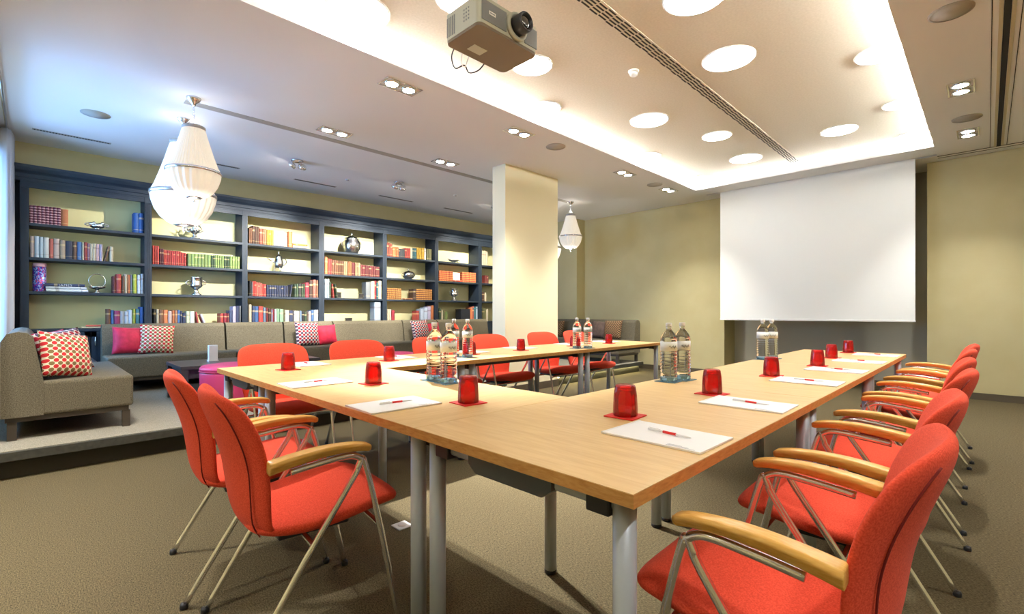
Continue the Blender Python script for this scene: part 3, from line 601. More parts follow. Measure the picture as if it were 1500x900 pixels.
BOOKS=[
 (1,1,-0.037,0.224,8,0.201,0.206,'burgundy plaid',0),
 (1,1,0.224,0.285,1,0.198,0.2,'orange',0),
 (1,1,0.891,0.997,2,0.253,0.256,'bright blue',0),
 (1,2,-0.033,0.004,1,0.244,0.241,'white red',0),
 (1,2,0.004,0.042,1,0.241,0.238,'pale blue',0),
 (1,2,0.042,0.075,1,0.238,0.236,'pale blue',0),
 (1,2,0.075,0.124,1,0.236,0.232,'white',0),
 (1,2,0.124,0.16,1,0.232,0.23,'red white',0),
 (1,2,0.16,0.213,1,0.23,0.226,'white red',0),
 (1,2,0.213,0.261,1,0.226,0.222,'beige',0),
 (1,2,0.261,0.325,1,0.222,0.218,'navy',0),
 (1,2,0.325,0.36,1,0.218,0.215,'brown',0),
 (1,2,0.36,0.404,1,0.215,0.212,'blue',0),
 (1,2,0.404,0.425,1,0.212,0.211,'cream',0),
 (1,2,0.425,0.452,1,0.211,0.209,'red',0),
 (1,2,0.452,0.476,1,0.209,0.207,'mauve',0),
 (1,2,0.476,0.503,1,0.207,0.205,'cream',0),
 (1,2,0.503,0.531,1,0.205,0.203,'cream',0),
 (1,2,0.531,0.561,1,0.203,0.201,'pink',0),
 (1,2,0.561,0.591,1,0.201,0.199,'lavender',0),
 (1,2,0.602,0.637,1,0.192,0.187,'brown',-12),
 (1,2,0.656,0.692,1,0.189,0.188,'cream',0),
 (1,3,0.684,0.719,1,0.215,0.214,'dark red',0),
 (1,3,0.719,0.769,1,0.242,0.242,'red',0),
 (1,3,0.776,0.799,1,0.22,0.218,'brown',0),
 (1,3,0.799,0.827,1,0.238,0.236,'cream',0),
 (1,3,0.827,0.853,1,0.24,0.238,'orange',0),
 (1,3,0.853,0.879,1,0.233,0.231,'grey blue',0),
 (1,3,0.883,0.918,1,0.243,0.242,'lime',0),
 (1,3,0.922,0.957,1,0.237,0.235,'white blue',0),
 (1,3,0.96,0.995,1,0.256,0.255,'pale blue',0),
 (1,4,0.627,0.666,1,0.233,0.233,'brown',0),
 (1,4,0.668,0.698,1,0.216,0.216,'blue',0),
 (1,4,0.7,0.757,1,0.208,0.208,'magenta',0),
 (1,4,0.757,0.799,1,0.208,0.208,'pale grey',0),
 (1,4,0.799,0.838,1,0.208,0.208,'pale grey',0),
 (1,4,0.838,0.876,1,0.217,0.217,'pale blue',0),
 (1,4,0.881,0.907,1,0.238,0.238,'lime',0),
 (1,4,0.909,0.949,1,0.234,0.234,'teal',0),
 (1,4,0.951,1.0,1,0.26,0.261,'bright blue',0),
 (2,2,1.078,1.152,3,0.242,0.238,'red',0),
 (2,2,1.157,1.201,2,0.21,0.207,'maroon',0),
 (2,2,1.201,1.389,9,0.195,0.191,'red',0),
 (2,2,1.389,1.448,3,0.179,0.172,'red',0),
 (2,2,1.464,1.736,7,0.173,0.175,'green',0),
 (2,2,1.739,1.784,2,0.17,0.173,'dark green',0),
 (2,2,1.784,1.894,4,0.176,0.172,'green',0),
 (2,2,1.896,1.965,3,0.173,0.172,'dark green',0),
 (2,2,1.968,2.096,4,0.174,0.176,'green',0),
 (2,4,1.088,1.116,1,0.239,0.24,'black',0),
 (2,4,1.119,1.15,1,0.235,0.235,'cream',0),
 (2,4,1.152,1.196,1,0.229,0.23,'brown',0),
 (2,4,1.197,1.245,1,0.225,0.225,'orange',0),
 (2,4,1.247,1.287,1,0.203,0.203,'white red',0),
 (2,4,1.289,1.319,1,0.215,0.215,'orange',0),
 (2,4,1.319,1.349,1,0.215,0.215,'tan',0),
 (2,4,1.349,1.377,1,0.218,0.218,'blue',0),
 (2,4,1.377,1.405,1,0.215,0.215,'navy',0),
 (2,4,1.405,1.443,1,0.18,0.18,'navy',0),
 (2,4,1.446,1.487,1,0.203,0.203,'cream green',0),
 (2,4,1.49,1.542,1,0.208,0.208,'white green',0),
 (2,4,1.548,1.584,1,0.2,0.197,'red',8),
 (2,4,1.603,1.651,1,0.175,0.172,'white',20),
 (2,4,1.847,1.889,1,0.18,0.18,'red',0),
 (2,4,1.891,1.932,1,0.183,0.183,'crimson',0),
 (2,4,1.933,1.959,1,0.184,0.184,'dark red',0),
 (2,4,1.961,2.004,1,0.22,0.22,'navy white',0),
 (2,4,2.005,2.046,1,0.277,0.277,'lavender',0),
 (2,4,2.048,2.089,1,0.285,0.286,'navy',0),
 (2,4,2.09,2.111,1,0.283,0.283,'grey',0),
 (3,1,2.215,2.261,2,0.23,0.23,'brown',0),
 (3,1,2.263,2.359,3,0.26,0.261,'dark brown',0),
 (3,1,2.359,2.402,1,0.235,0.236,'red brown',0),
 (3,1,2.404,2.455,2,0.234,0.235,'tan',0),
 (3,1,2.459,2.55,3,0.228,0.231,'yellow',0),
 (3,1,2.554,2.646,3,0.228,0.231,'cream',0),
 (3,1,2.65,2.699,2,0.231,0.233,'lavender',0),
 (3,1,2.701,2.756,2,0.216,0.216,'cream',0),
 (3,1,2.775,2.833,1,0.235,0.238,'orange',0),
 (3,3,2.22,2.247,1,0.219,0.218,'black',0),
 (3,3,2.249,2.265,1,0.218,0.219,'grey',0),
 (3,3,2.266,2.317,2,0.221,0.22,'red',0),
 (3,3,2.317,2.391,3,0.208,0.196,'salmon',0),
 (3,3,2.391,2.455,2,0.189,0.184,'red',0),
 (3,3,2.459,2.771,9,0.172,0.173,'navy',0),
 (3,3,2.864,2.923,2,0.203,0.205,'dark green',0),
 (3,3,2.925,2.97,1,0.215,0.217,'black',0),
 (3,3,2.972,3.026,2,0.213,0.216,'dark green',0),
 (3,3,3.03,3.089,1,0.232,0.235,'crimson',0),
 (3,3,3.091,3.148,1,0.264,0.266,'dark brown',0),
 (3,3,3.15,3.198,1,0.283,0.285,'salmon',0),
 (3,3,3.2,3.244,1,0.281,0.283,'brown',0),
 (3,3,2.787,2.825,1,0.182,0.183,'navy',-9),
 (3,4,2.213,2.254,1,0.306,0.307,'cream',0),
 (3,4,2.261,2.296,1,0.288,0.288,'navy white',0),
 (3,4,2.296,2.345,1,0.282,0.283,'blue',0),
 (3,4,2.349,2.409,1,0.277,0.278,'red',0),
 (3,4,2.412,2.448,1,0.27,0.27,'grey blue',0),
 (3,4,2.45,2.477,1,0.259,0.259,'dark red',0),
 (3,4,2.481,2.524,1,0.245,0.246,'dark brown',0),
 (3,4,2.526,2.546,1,0.242,0.242,'lavender',0),
 (3,4,2.548,2.568,1,0.24,0.24,'crimson',0),
 (3,4,2.572,2.602,1,0.246,0.246,'white green',0),
 (3,4,2.603,2.639,1,0.244,0.244,'pale green',0),
 (3,4,2.643,2.699,1,0.244,0.245,'pale green',0),
 (3,4,2.725,2.783,1,0.233,0.233,'cream',0),
 (3,4,2.785,2.841,1,0.225,0.225,'navy',0),
 (3,4,2.856,2.88,1,0.221,0.221,'white',0),
 (3,4,2.88,2.939,1,0.217,0.218,'cream',0),
 (3,4,2.941,2.974,1,0.214,0.214,'grey blue',0),
 (3,4,2.976,3.014,1,0.21,0.21,'black',0),
 (3,4,3.016,3.055,1,0.206,0.206,'dark green',0),
 (3,4,3.079,3.12,1,0.206,0.206,'white red',0),
 (3,4,3.124,3.161,1,0.226,0.226,'blue',0),
 (3,4,3.163,3.21,1,0.231,0.231,'white blue',0),
 (3,4,3.215,3.252,1,0.233,0.233,'white',0),
 (4,2,3.346,3.393,1,0.285,0.288,'orange',0),
 (4,2,3.395,3.462,2,0.255,0.252,'red',0),
 (4,2,3.465,3.662,6,0.239,0.237,'brown',0),
 (4,2,3.664,3.735,2,0.235,0.239,'cream brown',0),
 (4,2,3.737,3.804,2,0.234,0.235,'orange',0),
 (4,2,3.806,3.869,1,0.226,0.231,'maroon',0),
 (4,2,3.872,3.964,3,0.227,0.225,'cream brown',0),
 (4,2,3.966,4.332,9,0.198,0.183,'maroon',0),
 (4,3,3.346,3.417,2,0.308,0.303,'pale blue',0),
 (4,3,3.419,3.449,1,0.257,0.258,'dark green',0),
 (4,3,4.16,4.232,1,0.308,0.312,'cream',0),
 (4,3,4.234,4.269,1,0.323,0.325,'crimson',0),
 (4,3,4.272,4.307,1,0.286,0.288,'teal',0),
 (4,3,4.31,4.368,1,0.315,0.318,'cream',0),
 (4,3,4.065,4.158,1,0.286,0.29,'grey',0),
 (4,3,3.456,3.495,1,0.229,0.231,'red',6),
 (4,3,3.506,3.535,1,0.223,0.224,'dark green',8),
 (4,4,4.232,4.358,1,0.379,0.381,'pale blue',0),
 (5,1,4.485,4.592,3,0.249,0.234,'red brown',0),
 (5,1,4.594,4.715,3,0.182,0.186,'orange',0),
 (5,1,4.719,4.845,4,0.161,0.16,'charcoal',0),
 (5,1,4.849,4.967,3,0.182,0.185,'red',0),
 (5,1,4.972,5.01,1,0.194,0.197,'cream',0),
 (5,1,5.012,5.103,2,0.198,0.198,'teal',0),
 (5,1,5.113,5.277,3,0.22,0.223,'yellow',0),
 (5,1,5.28,5.314,1,0.214,0.218,'white',0),
 (5,1,5.33,5.446,3,0.215,0.213,'olive',0),
 (5,3,4.485,4.777,7,0.206,0.204,'gold brown',0),
 (5,3,5.037,5.098,1,0.201,0.203,'dark brown',0),
 (5,3,5.1,5.462,7,0.207,0.206,'gold brown',0),
 (5,4,4.485,4.564,2,0.252,0.248,'cream',0),
 (5,4,4.573,4.634,1,0.236,0.236,'crimson',0),
 (5,4,5.195,5.272,1,0.262,0.262,'white blue',0),
 (5,4,5.275,5.356,1,0.29,0.291,'white blue',0),
 (5,4,5.359,5.43,1,0.309,0.309,'lavender',0),
 (5,4,5.436,5.5,1,0.327,0.328,'orange',0),
 (5,4,5.103,5.164,1,0.216,0.216,'red',0),
 (6,2,5.625,5.969,8,0.203,0.21,'orange red',0),
 (6,2,6.204,6.586,8,0.206,0.21,'orange red',0),
 (6,4,5.631,5.68,1,0.28,0.28,'dark green',0),
 (6,4,5.683,5.719,1,0.249,0.249,'cream',0),
 (6,4,5.722,5.77,1,0.226,0.226,'olive',0),
 (6,4,5.772,5.832,1,0.208,0.208,'green',0),
 (6,4,6.429,6.479,1,0.299,0.3,'orange',0),
 (6,4,6.482,6.529,1,0.314,0.314,'salmon',0),
 (6,4,6.532,6.586,1,0.31,0.31,'teal',0),
 (6,4,6.589,6.643,1,0.315,0.315,'pale blue',0),
 (7,1,6.745,6.922,3,0.315,0.296,'cream',0),
 (7,2,6.84,6.942,2,0.176,0.167,'dark red',0),
 (7,3,6.752,6.823,2,0.204,0.194,'dark brown',0),
 (7,3,6.83,6.873,1,0.185,0.186,'cream',0),
 (7,4,6.775,6.873,2,0.282,0.271,'olive',0),
 (7,4,6.882,6.929,1,0.263,0.264,'cream',0),
]
cnt = {}
def put_book(bay, sh, y, t, h, col, lean, style):
    i = cnt.get((bay, sh), 0); cnt[(bay, sh)] = i+1
    o = bpy.data.objects.new('book', BM[style]); COL.objects.link(o)
    dep = random.uniform(.14, .17); k = random.uniform(.90, 1.1) if style == 'std' else 1
    o.scale = (dep, t*.97, h); o.location = (-7.625-random.uniform(0, .012), y, SZ[sh-1])
    if lean:
        a = R(lean); o.rotation_euler = (a, 0, 0)
        if lean > 0: o.location.z += 0; o.location.y += h*math.sin(a)
        else: o.location.z += t*math.sin(-a)
    r, g, bb = C[col]; av = (r+g+bb)/3; r, g, bb = [.84*(v*.80+av*.20) for v in (r, g, bb)]; c = lin(min(255, r*k), min(255, g*k), min(255, bb*k)); o.color = c
    nm = col if col != 'burgundy plaid' else 'burgundy plaid'
    kind = 'leaning ' if lean else ''
    tag(o, f'{kind}{nm} book, {ordn(i)} from the left, {SHN[sh-1]} shelf of the {BAY[bay-1]}', 'book', f'books on the {SHN[sh-1]} shelf of the {BAY[bay-1]}')
for bay, sh, y0, y1, n, h0, h1, col, lean in BOOKS:
    y0 = max(y0, ST[bay-1][1]+.002); y1 = min(y1, ST[bay][0]-.002)
    t = (y1-y0)/n
    for k in range(n):
        h = h0+(h1-h0)*(k+.5)/n
        if n == 1 or col in ('brown', 'dark brown', 'red brown'): h += random.uniform(-.006, .006)
        st = 'plaid' if col == 'burgundy plaid' else ('banded' if col in ('gold brown', 'orange red') else 'std')
        if lean: h = min(h*1.02, .25); t_ = max(t*.55, .022); put_book(bay, sh, y0, t_, h, col, lean, st)
        else: put_book(bay, sh, y0+k*t, t, h, col, 0, st)
# books lying flat
def flat(bay, sh, y0, y1, th, col, z, label, x=-7.63):
    o = bpy.data.objects.new('book', BM['std']); COL.objects.link(o)
    o.scale = (.16, th, y1-y0); o.rotation_euler = (PI/2, 0, 0)       # lies on its side: local z -> -y, local y -> z
    o.location = (x, y1, SZ[sh-1]+z); c = C[col]; o.color = lin(*c)
    return tag(o, label, 'book', 'books lying flat in stacks')
flat(1, 3, .10, .46, .032, 'white', 0, 'white book at the bottom of the flat stack beside the glass cake stand')
flat(1, 3, .095, .445, .030, 'pale grey', .0325, 'pale grey book in the middle of the flat stack, third shelf by the curtain')
jb = flat(1, 3, .09, .43, .034, 'navy', .063, 'navy book lettered JAMES on top of the flat stack')
fc = bpy.data.curves.new('title', 'FONT'); fc.body = 'JAMES'; fc.size = .036; fc.extrude = .0006; fc.align_x = 'CENTER'; fc.space_character = 1.25
fo = bpy.data.objects.new('title_lettering', fc); COL.objects.link(fo); fo.data.materials.append(M['white'])
fo.parent = jb; fo.matrix_parent_inverse = (Matrix.Translation(jb.location) @ jb.rotation_euler.to_matrix().to_4x4() @ Matrix.Diagonal((*jb.scale, 1))).inverted()
fo.location = (-7.6205, .26, SZ[2]+.068); fo.rotation_euler = (PI/2, 0, PI/2)
bpy.context.view_layer.update(); me = bpy.data.meshes.new_from_object(fo.evaluated_get(bpy.context.evaluated_depsgraph_get()))
fm = bpy.data.objects.new('title_lettering', me); COL.objects.link(fm); fm.parent = jb; fm.matrix_parent_inverse = fo.matrix_parent_inverse; fm.location = fo.location; fm.rotation_euler = fo.rotation_euler
bpy.data.objects.remove(fo); fm.name = 'title_lettering'
flat(1, 4, .40, .62, .020, 'cream', 0, 'cream book lying flat on the counter below the lowest shelf space, underneath')
flat(1, 4, .44, .62, .018, 'salmon', .0205, 'salmon book lying on the flat cream book, counter of the first bay')
flat(3, 1, 2.84, 3.07, .036, 'cream', 0, 'cream book lying flat at the end of the top shelf, third bay, underneath')
flat(3, 1, 2.84, 3.06, .032, 'orange', .0365, 'orange book lying on a cream book, top shelf of the third bay')
flat(5, 4, 4.70, 4.98, .022, 'charcoal', 0, 'charcoal book lying flat behind the sofa in the fifth bay')
flat(5, 4, 4.80, 5.16, .024, 'cream', .0225, 'cream book lying on a charcoal book behind the sofa')
flat(5, 3, 4.80, 5.02, .022, 'brown', 0, 'brown book lying flat between the two gilt sets, fifth bay')
flat(6, 4, 6.44, 6.615, .02, 'teal', .262, 'teal book lying across the tops of the upright books, sixth bay')
flat(6, 2, 5.97, 6.20, .03, 'orange red', 0, 'orange red book lying flat between the two red sets, sixth bay')

# ------------------------------------------------------------------ silver and other things on the shelves
XS = -7.72
def silver(name, prof, loc, label, cat='vessel', handles=None, m='silver', parts=()):
    t = thing(name, label, cat, loc, 0, 'silver pieces on the bookcase')
    b = MB(); b.lathe(prof, 28); b.build('body', M[m], t)
    for r0, z0, r1, z1, ex in handles or []:
        for sg in (-1, 1):
            b = MB(); b.tube(smooth_path([(0, sg*r0, z0), (0, sg*(r0+ex*.8), z0+.01), (0, sg*(r0+ex), (z0+z1)/2), (0, sg*(r1+ex*.6), z1-.005), (0, sg*r1, z1)], 5), .006, 8); b.build('handle', M[m], t)
    return t
gob = [(0, 0), (.065, 0), (.066, .012), (.045, .025), (.028, .05), (.024, .075), (.045, .095), (.075, .115), (.082, .135), (.070, .155), (.070, .235), (.076, .245), (.072, .246), (.064, .235), (.064, .15), (0, .13)]
silver('silver_goblet', gob, (XS, 1.578, SZ[2]), 'silver urn shaped wine cooler with two handles, third shelf of the second bay', 'goblet', [(.072, .14, .072, .20, .045)])
silver('silver_goblet', [(r*1.1, z) for r, z in gob], (XS, 6.06, SZ[2]), 'silver urn shaped wine cooler in the sixth bay', 'goblet', [(.075, .14, .075, .20, .03)])
t = silver('silver_urn', [(0, 0), (.10, 0), (.11, .02), (.14, .08), (.145, .16), (.135, .20), (.11, .235), (.115, .245), (.10, .265), (.06, .29), (.02, .305), (.012, .32), (.018, .335), (.012, .35), (0, .365)], (XS, 3.85, SZ[0]), 'large lidded silver urn on the top shelf of the fourth bay', 'urn', [(.13, .12, .12, .22, .05)])
t = silver('silver_coffee_pot', [(0, .06), (.045, .062), (.062, .09), (.066, .13), (.055, .18), (.042, .215), (.046, .225), (.03, .245), (.012, .262), (.008, .29), (.014, .30), (0, .315)], (XS, 2.66, SZ[1]), 'silver coffee pot raised on legs, second shelf of the third bay', 'pot')
for k in range(3):
    a = 2*PI*k/3; b = MB(); b.tube(smooth_path([(.045*math.cos(a), .045*math.sin(a), .075), (.06*math.cos(a), .06*math.sin(a), .035), (.05*math.cos(a), .05*math.sin(a), 0.003)], 4), .006, 8); b.build('leg', M['silver'], t)
b = MB(); b.tube(smooth_path([(0, -.055, .14), (0, -.10, .16), (0, -.17, .20)], 5), [.012, .011, .011, .010, .010, .009, .008, .007, .007, .006, .006], 8); b.build('spout', M['silver'], t)
b = MB(); b.tube(smooth_path([(0, .04, .20), (0, .10, .20), (0, .11, .14), (0, .062, .10)], 5), .006, 8); b.build('handle', M['blackplastic'], t)
t = silver('sugar_bowl', [(0, 0), (.06, 0), (.065, .01), (.105, .04), (.12, .08), (.11, .115), (.08, .14), (.03, .152), (.012, .165), (.018, .18), (.008, .20), (0, .205)], (XS, 4.98, SZ[1]), 'round lidded silver bowl on the second shelf of the fifth bay', 'bowl', [(.115, .06, .11, .10, .03)])
t = silver('sauce_boat', [(0, 0), (.05, 0), (.03, .012), (.03, .02), (.075, .04), (.09, .065), (.085, .066), (.06, .045), (0, .035)], (XS, 6.05, SZ[0]), 'low silver sauce boat on the top shelf of the sixth bay', 'dish')
for ch_ in t.children: ch_.scale = (1, 1.35, 1)
b = MB(); b.tube(smooth_path([(0, .10, .05), (0, .16, .075), (0, .15, .03), (0, .10, .03)], 5), .006, 8); b.build('handle', M['silver'], t)
b = MB(); b.tube([(0, -.10, .055), (0, -.15, .075)], [.018, .008], 10); b.build('spout', M['silver'], t)
t = silver('silver_trophy', [(0, 0), (.07, 0), (.075, .012), (.03, .03), (.018, .06), (.03, .075), (.065, .10), (.08, .13), (.075, .131), (.05, .11), (0, .10)], (XS, 1.56, SZ[0]), 'ornate silver centrepiece behind the large hanging lamp, second bay', 'centrepiece')
for k in range(6):
    a = 2*PI*k/6; c, s_ = math.cos(a), math.sin(a)
    b = MB(); b.tube(smooth_path([(.05*c, .05*s_, .09), (.11*c, .11*s_, .12), (.10*c, .10*s_, .17), (.06*c, .06*s_, .19), (.085*c, .085*s_, .22)], 5), .007, 8); b.build('scroll_arm', M['silver'], t)
b = MB(); b.lathe([(0, .10), (.02, .11), (.03, .15), (.015, .19), (.025, .215), (0, .235)], 16); b.build('finial', M['silver'], t)
t = silver('silver_dish', [(0, 0), (.05, 0), (.05, .006), (.03, .015), (.06, .03), (.085, .05), (.08, .05), (0, .03)], (XS, .545, SZ[0]), 'small silver dish with sculpted handles on the top shelf of the first bay', 'dish', [(.08, .045, .06, .085, .03)])
b = MB()
for k in range(5): b.lathe([(0, 0), (.018, .008), (.024, .025), (.014, .042), (0, .048)], 12, (0, -.055+.027*k, .045+.012*math.sin(k*2)))
b.build('cast_ornament', M['silver'], t)
# glass and silver cake stand with an upright ring
t = thing('cake_stand', 'silver footed dish with an upright clear ring, third shelf of the first bay', 'dish', (XS, .547, SZ[2]))
b = MB(); b.lathe([(0, 0), (.045, 0), (.03, .012), (.014, .03), (.02, .045), (.075, .06), (.085, .075), (.08, .075), (0, .055)], 24); b.build('foot_and_bowl', M['silver'], t)
b = MB(); b.tube([(0, .078*math.cos(2*PI*k/32), .145+.085*math.sin(2*PI*k/32)) for k in range(32)], .005, 8, closed=True); b.build('ring', M['silver'], t)
# patterned tin
t = thing('tin_canister', 'tall patterned blue and purple tin canister at the left end of the third shelf', 'tin', (-7.70, .045, SZ[2]))
def tinmat():
    m = mat('printed_tin', lin(40, 60, 170), .35, .2); v = objco(m, (22, 22, 14)); n = nd(m, 'ShaderNodeTexVoronoi'); lk(m, v, n.inputs['Vector'])
    r = nd(m, 'ShaderNodeValToRGB'); e = r.color_ramp.elements; e[0].color = lin(40, 52, 160); e[1].color = lin(232, 226, 232)
    for p, c in ((.3, lin(120, 60, 170)), (.5, lin(196, 60, 110)), (.7, lin(150, 180, 220))): x = e.new(p); x.color = c
    r.color_ramp.interpolation = 'CONSTANT'
    s = nd(m, 'ShaderNodeSeparateColor'); lk(m, n.outputs['Color'], s.inputs[0]); lk(m, s.outputs[0], r.inputs['Fac']); lk(m, r.outputs['Color'], bsdf(m).inputs['Base Color']); return m
b = MB(); b.lathe([(0, 0), (.056, 0), (.058, .006), (.058, .29), (0, .29)], 28); b.build('body', tinmat(), t)
b = MB(); b.lathe([(.0595, .285), (.0605, .29), (.0605, .318), (.057, .325), (0, .326)], 28); b.build('lid', mat('tin_lid_mottled', lin(206, 160, 170), .4), t)
# small frames, cards and boxes
def frame(y, z, w, h, label):
    t = thing('photo_frame', label, 'picture frame', (-7.70, y, z), 0, 'small silver frames in the fourth bay')
    b = MB(); b.box(-.006, .006, -w/2, w/2, 0, .012); b.box(-.006, .006, -w/2, w/2, h-.012, h); b.box(-.006, .006, -w/2, -w/2+.012, .012, h-.012); b.box(-.006, .006, w/2-.012, w/2, .012, h-.012); b.build('frame', M['silver'], t)
    b = MB(); b.box(-.004, .001, -w/2+.01, w/2-.01, .01, h-.01); b.build('picture', M['slotdark'], t)
    b = MB(); b.tube([(-.004, 0, h*.7), (-.06, 0, .004)], .004, 6); b.build('strut', M['slotdark'], t)
frame(3.60, SZ[2], .10, .10, 'small silver picture frame beside the red book, third shelf of the fourth bay')
frame(4.01, SZ[2], .11, .09, 'small silver picture frame beside the grey folder, third shelf of the fourth bay')
frame(3.78, SZ[3], .13, .10, 'small silver picture frame on the counter behind the sofa, fourth bay')
b = MB(); b.box(-.004, .0, -.085, .085, 0, .15); o = b.build('paper_card', M['paper'], None, loc=(-7.60, 6.05, SZ[1])); o.rotation_euler = (0, R(-4), 0); o.location = (-7.615, 6.05, SZ[1]+.0305); tag(o, 'blank white card standing between the two red sets of books', 'card')
t = thing('document_box', 'wide black box file behind the sofa in the sixth bay', 'box', (-7.72, 6.30, SZ[3]))
b = MB(); b.box(-.10, .09, -.12, .12, 0, .25); b.build('body', M['blackplastic'], t, bevel=.004)
b = MB(); b.box(-.105, .0925, -.123, .123, .25, .262); b.build('lid', M['blackplastic'], t)
# ------------------------------------------------------------------ lounge: sofas, cushions, tables, poufs
def sofa_module(name, w, label, group, legs=True):
    # local: x along the sofa, y towards the sitter's front; origin at floor below the middle of the back edge
    t = thing(name, label, 'sofa', group=group)
    h = w/2-.004
    side = [(.0, .165), (.0, .70), (.03, .755), (.085, .768), (.135, .758), (.162, .72), (.215, .405), (.215, .165)]
    b = MB(); b.prism(side, 'x', -h, h); o = b.build('backrest', M['sofa'], t, bevel=.02, seg=3)
    b = MB(); b.box(-h, h, .20, .728, .165, .408); b.build('seat', M['sofa'], t, bevel=.022, seg=3)
    b = MB(); b.box(-h+.02, h-.02, .02, .70, .13, .165); b.build('base_frame', M['sofaleg'], t)
    for sx in (-1, 1):
        for y in (.03, .66):
            b = MB(); x = sx*(h-.05); b.box(x-.025, x+.025, y, y+.05, 0, .13); b.build('leg', M['sofaleg'], t, bevel=.002)
    return t
GS = 'grey tweed sofa units along the bookcase'
for y0, y1, s in [(.56, 1.835, 'grey tweed sofa unit before the first two bookcase bays, two cushions on it'), (1.85, 2.595, 'narrow grey tweed sofa unit behind the first red chair'),
                  (2.61, 3.355, 'narrow grey tweed sofa unit carrying the dotted and crimson cushions'), (3.37, 4.625, 'grey tweed sofa unit before the fourth bookcase bay'),
                  (4.64, 5.385, 'narrow grey tweed sofa unit with cushions behind the bottles'), (5.40, 6.66, 'grey tweed sofa unit beside the pillar, before the sixth bay')]:
    t = sofa_module('sofa_unit', y1-y0, s, GS); t.location = (-7.53, (y0+y1)/2, ZP); t.rotation_euler = (0, 0, -PI/2)
for c in bpy.data.objects:
    pass
t = sofa_module('sofa_unit', 1.56, 'grey tweed armless sofa unit nearest the camera, its back to the window', 'grey tweed sofa units by the window'); t.location = (-5.61, -.165, ZP); t.rotation_euler = (0, 0, 0)
t = sofa_module('sofa_unit', 2.25, 'dark tweed sofa in the far corner beyond the pillar', 'corner sofa'); t.location = (-5.675, 7.93, ZP); t.rotation_euler = (0, 0, PI)

def cushion(name, w, h, m, loc, rot, label, group):
    n = 16; b = MB(); vs = []; fs = []
    def P(i, j, sg):
        u, v = -1+2*i/n, -1+2*j/n
        pin = 1-.06*(1-abs(u))*abs(v)**6-.0; 
        th = .075*max(0, (1-abs(u)**2.6))**.6*max(0, (1-abs(v)**2.6))**.6
        sq = 1-.07*(1-u*u)*(abs(v)**3); sq2 = 1-.07*(1-v*v)*(abs(u)**3)
        return (u*w/2*sq2, sg*th, v*h/2*sq)
    for sg in (1, -1):
        o0 = len(vs); vs += [P(i, j, sg) for j in range(n+1) for i in range(n+1)]
        fs += [(o0+j*(n+1)+i, o0+j*(n+1)+i+1, o0+(j+1)*(n+1)+i+1, o0+(j+1)*(n+1)+i) for j in range(n) for i in range(n)]
    b.add(vs, fs, 0, True); o = b.build(name, m)
    bm = bmesh.new(); bm.from_mesh(o.data); bmesh.ops.remove_doubles(bm, verts=bm.verts, dist=.0005); bmesh.ops.recalc_face_normals(bm, faces=bm.faces); bm.to_mesh(o.data); bm.free()
    o.location = loc; o.rotation_euler = rot
    return tag(o, label, 'cushion', group)
GC = 'cushions on the sofas'
tl = R(14)
def on_book_sofa(y, w, m, label, yaw=0, roll=0, out=0, h=None):
    h = h or w
    return cushion('cushion', w, h, m, (-7.20+out, y, ZP+.41+h/2*.985), (-tl, R(roll), PI/2+R(yaw)), label, GC)
on_book_sofa(.80, .33, M['crimson'], 'crimson velvet cushion on the sofa at the left, beside a dotted cushion', 4, 3, .0)
on_book_sofa(1.055, .35, M['dots'], 'cream cushion with red dots beside the crimson cushion on the first sofa unit', -4, 4, .05)
on_book_sofa(2.87, .36, M['dots2'], 'dotted red and grey cushion on the narrow sofa unit above the first red chair', 3, 1, .04)
on_book_sofa(3.18, .31, M['crimson'], 'crimson cushion right of the dotted cushion, middle of the long sofa', -3, -3)
on_book_sofa(4.86, .37, M['dots2'], 'dotted cushion on the long sofa behind the left bottle', 2, -3, .05)
on_book_sofa(5.16, .31, M['crimson'], 'crimson cushion peeking out behind the bottles', -4, -4)
cushion('cushion', .36, .36, M['dots'], (-5.03, .175, ZP+.41+.170), (R(20), R(-9), R(-56)), 'cream cushion with large red and olive dots on the armless sofa by the window', GC)
cushion('cushion', .38, .35, M['crimson'], (-5.50, .135, ZP+.41+.175), (R(16), R(4), R(-30)), 'crimson cushion half hidden behind the dotted cushions, armless sofa', GC)
cushion('cushion', .40, .36, M['dots2'], (-5.27, .17, ZP+.41+.182), (R(18), R(6), R(-46)), 'pale dotted cushion wedged between the crimson and the olive dotted cushion', GC)
cushion('cushion', .36, .34, M['brownplush'], (-5.22, 7.60, ZP+.41+.166), (R(-15), R(3), R(4)), 'plain brown cushion on the corner sofa beyond the pillar', GC)
cushion('cushion', .40, .36, M['checker'], (-4.90, 7.55, ZP+.41+.176), (R(-15), R(-2), R(-4)), 'brown dotted cushion at the free end of the corner sofa', GC)
cushion('cushion', .38, .34, M['checker'], (-6.28, 7.58, ZP+.41+.167), (R(-14), R(3), R(3)), 'brown dotted cushion peeking past the edge of the pillar', GC)

# dark corner table between the two sofas
t = thing('side_table', 'low dark square table in the corner between the sofas', 'table', (-6.78, .13, ZP))
b = MB(); b.box(-.34, .34, -.30, .33, .36, .40); b.build('tabletop', M['tabledark'], t, bevel=.004)
for sx in (-1, 1):
    for sy in (-.26, .29): b = MB(); b.box(sx*.30-.025, sx*.30+.025, sy-.025, sy+.025, 0, .36); b.build('leg', M['tabledark'], t)
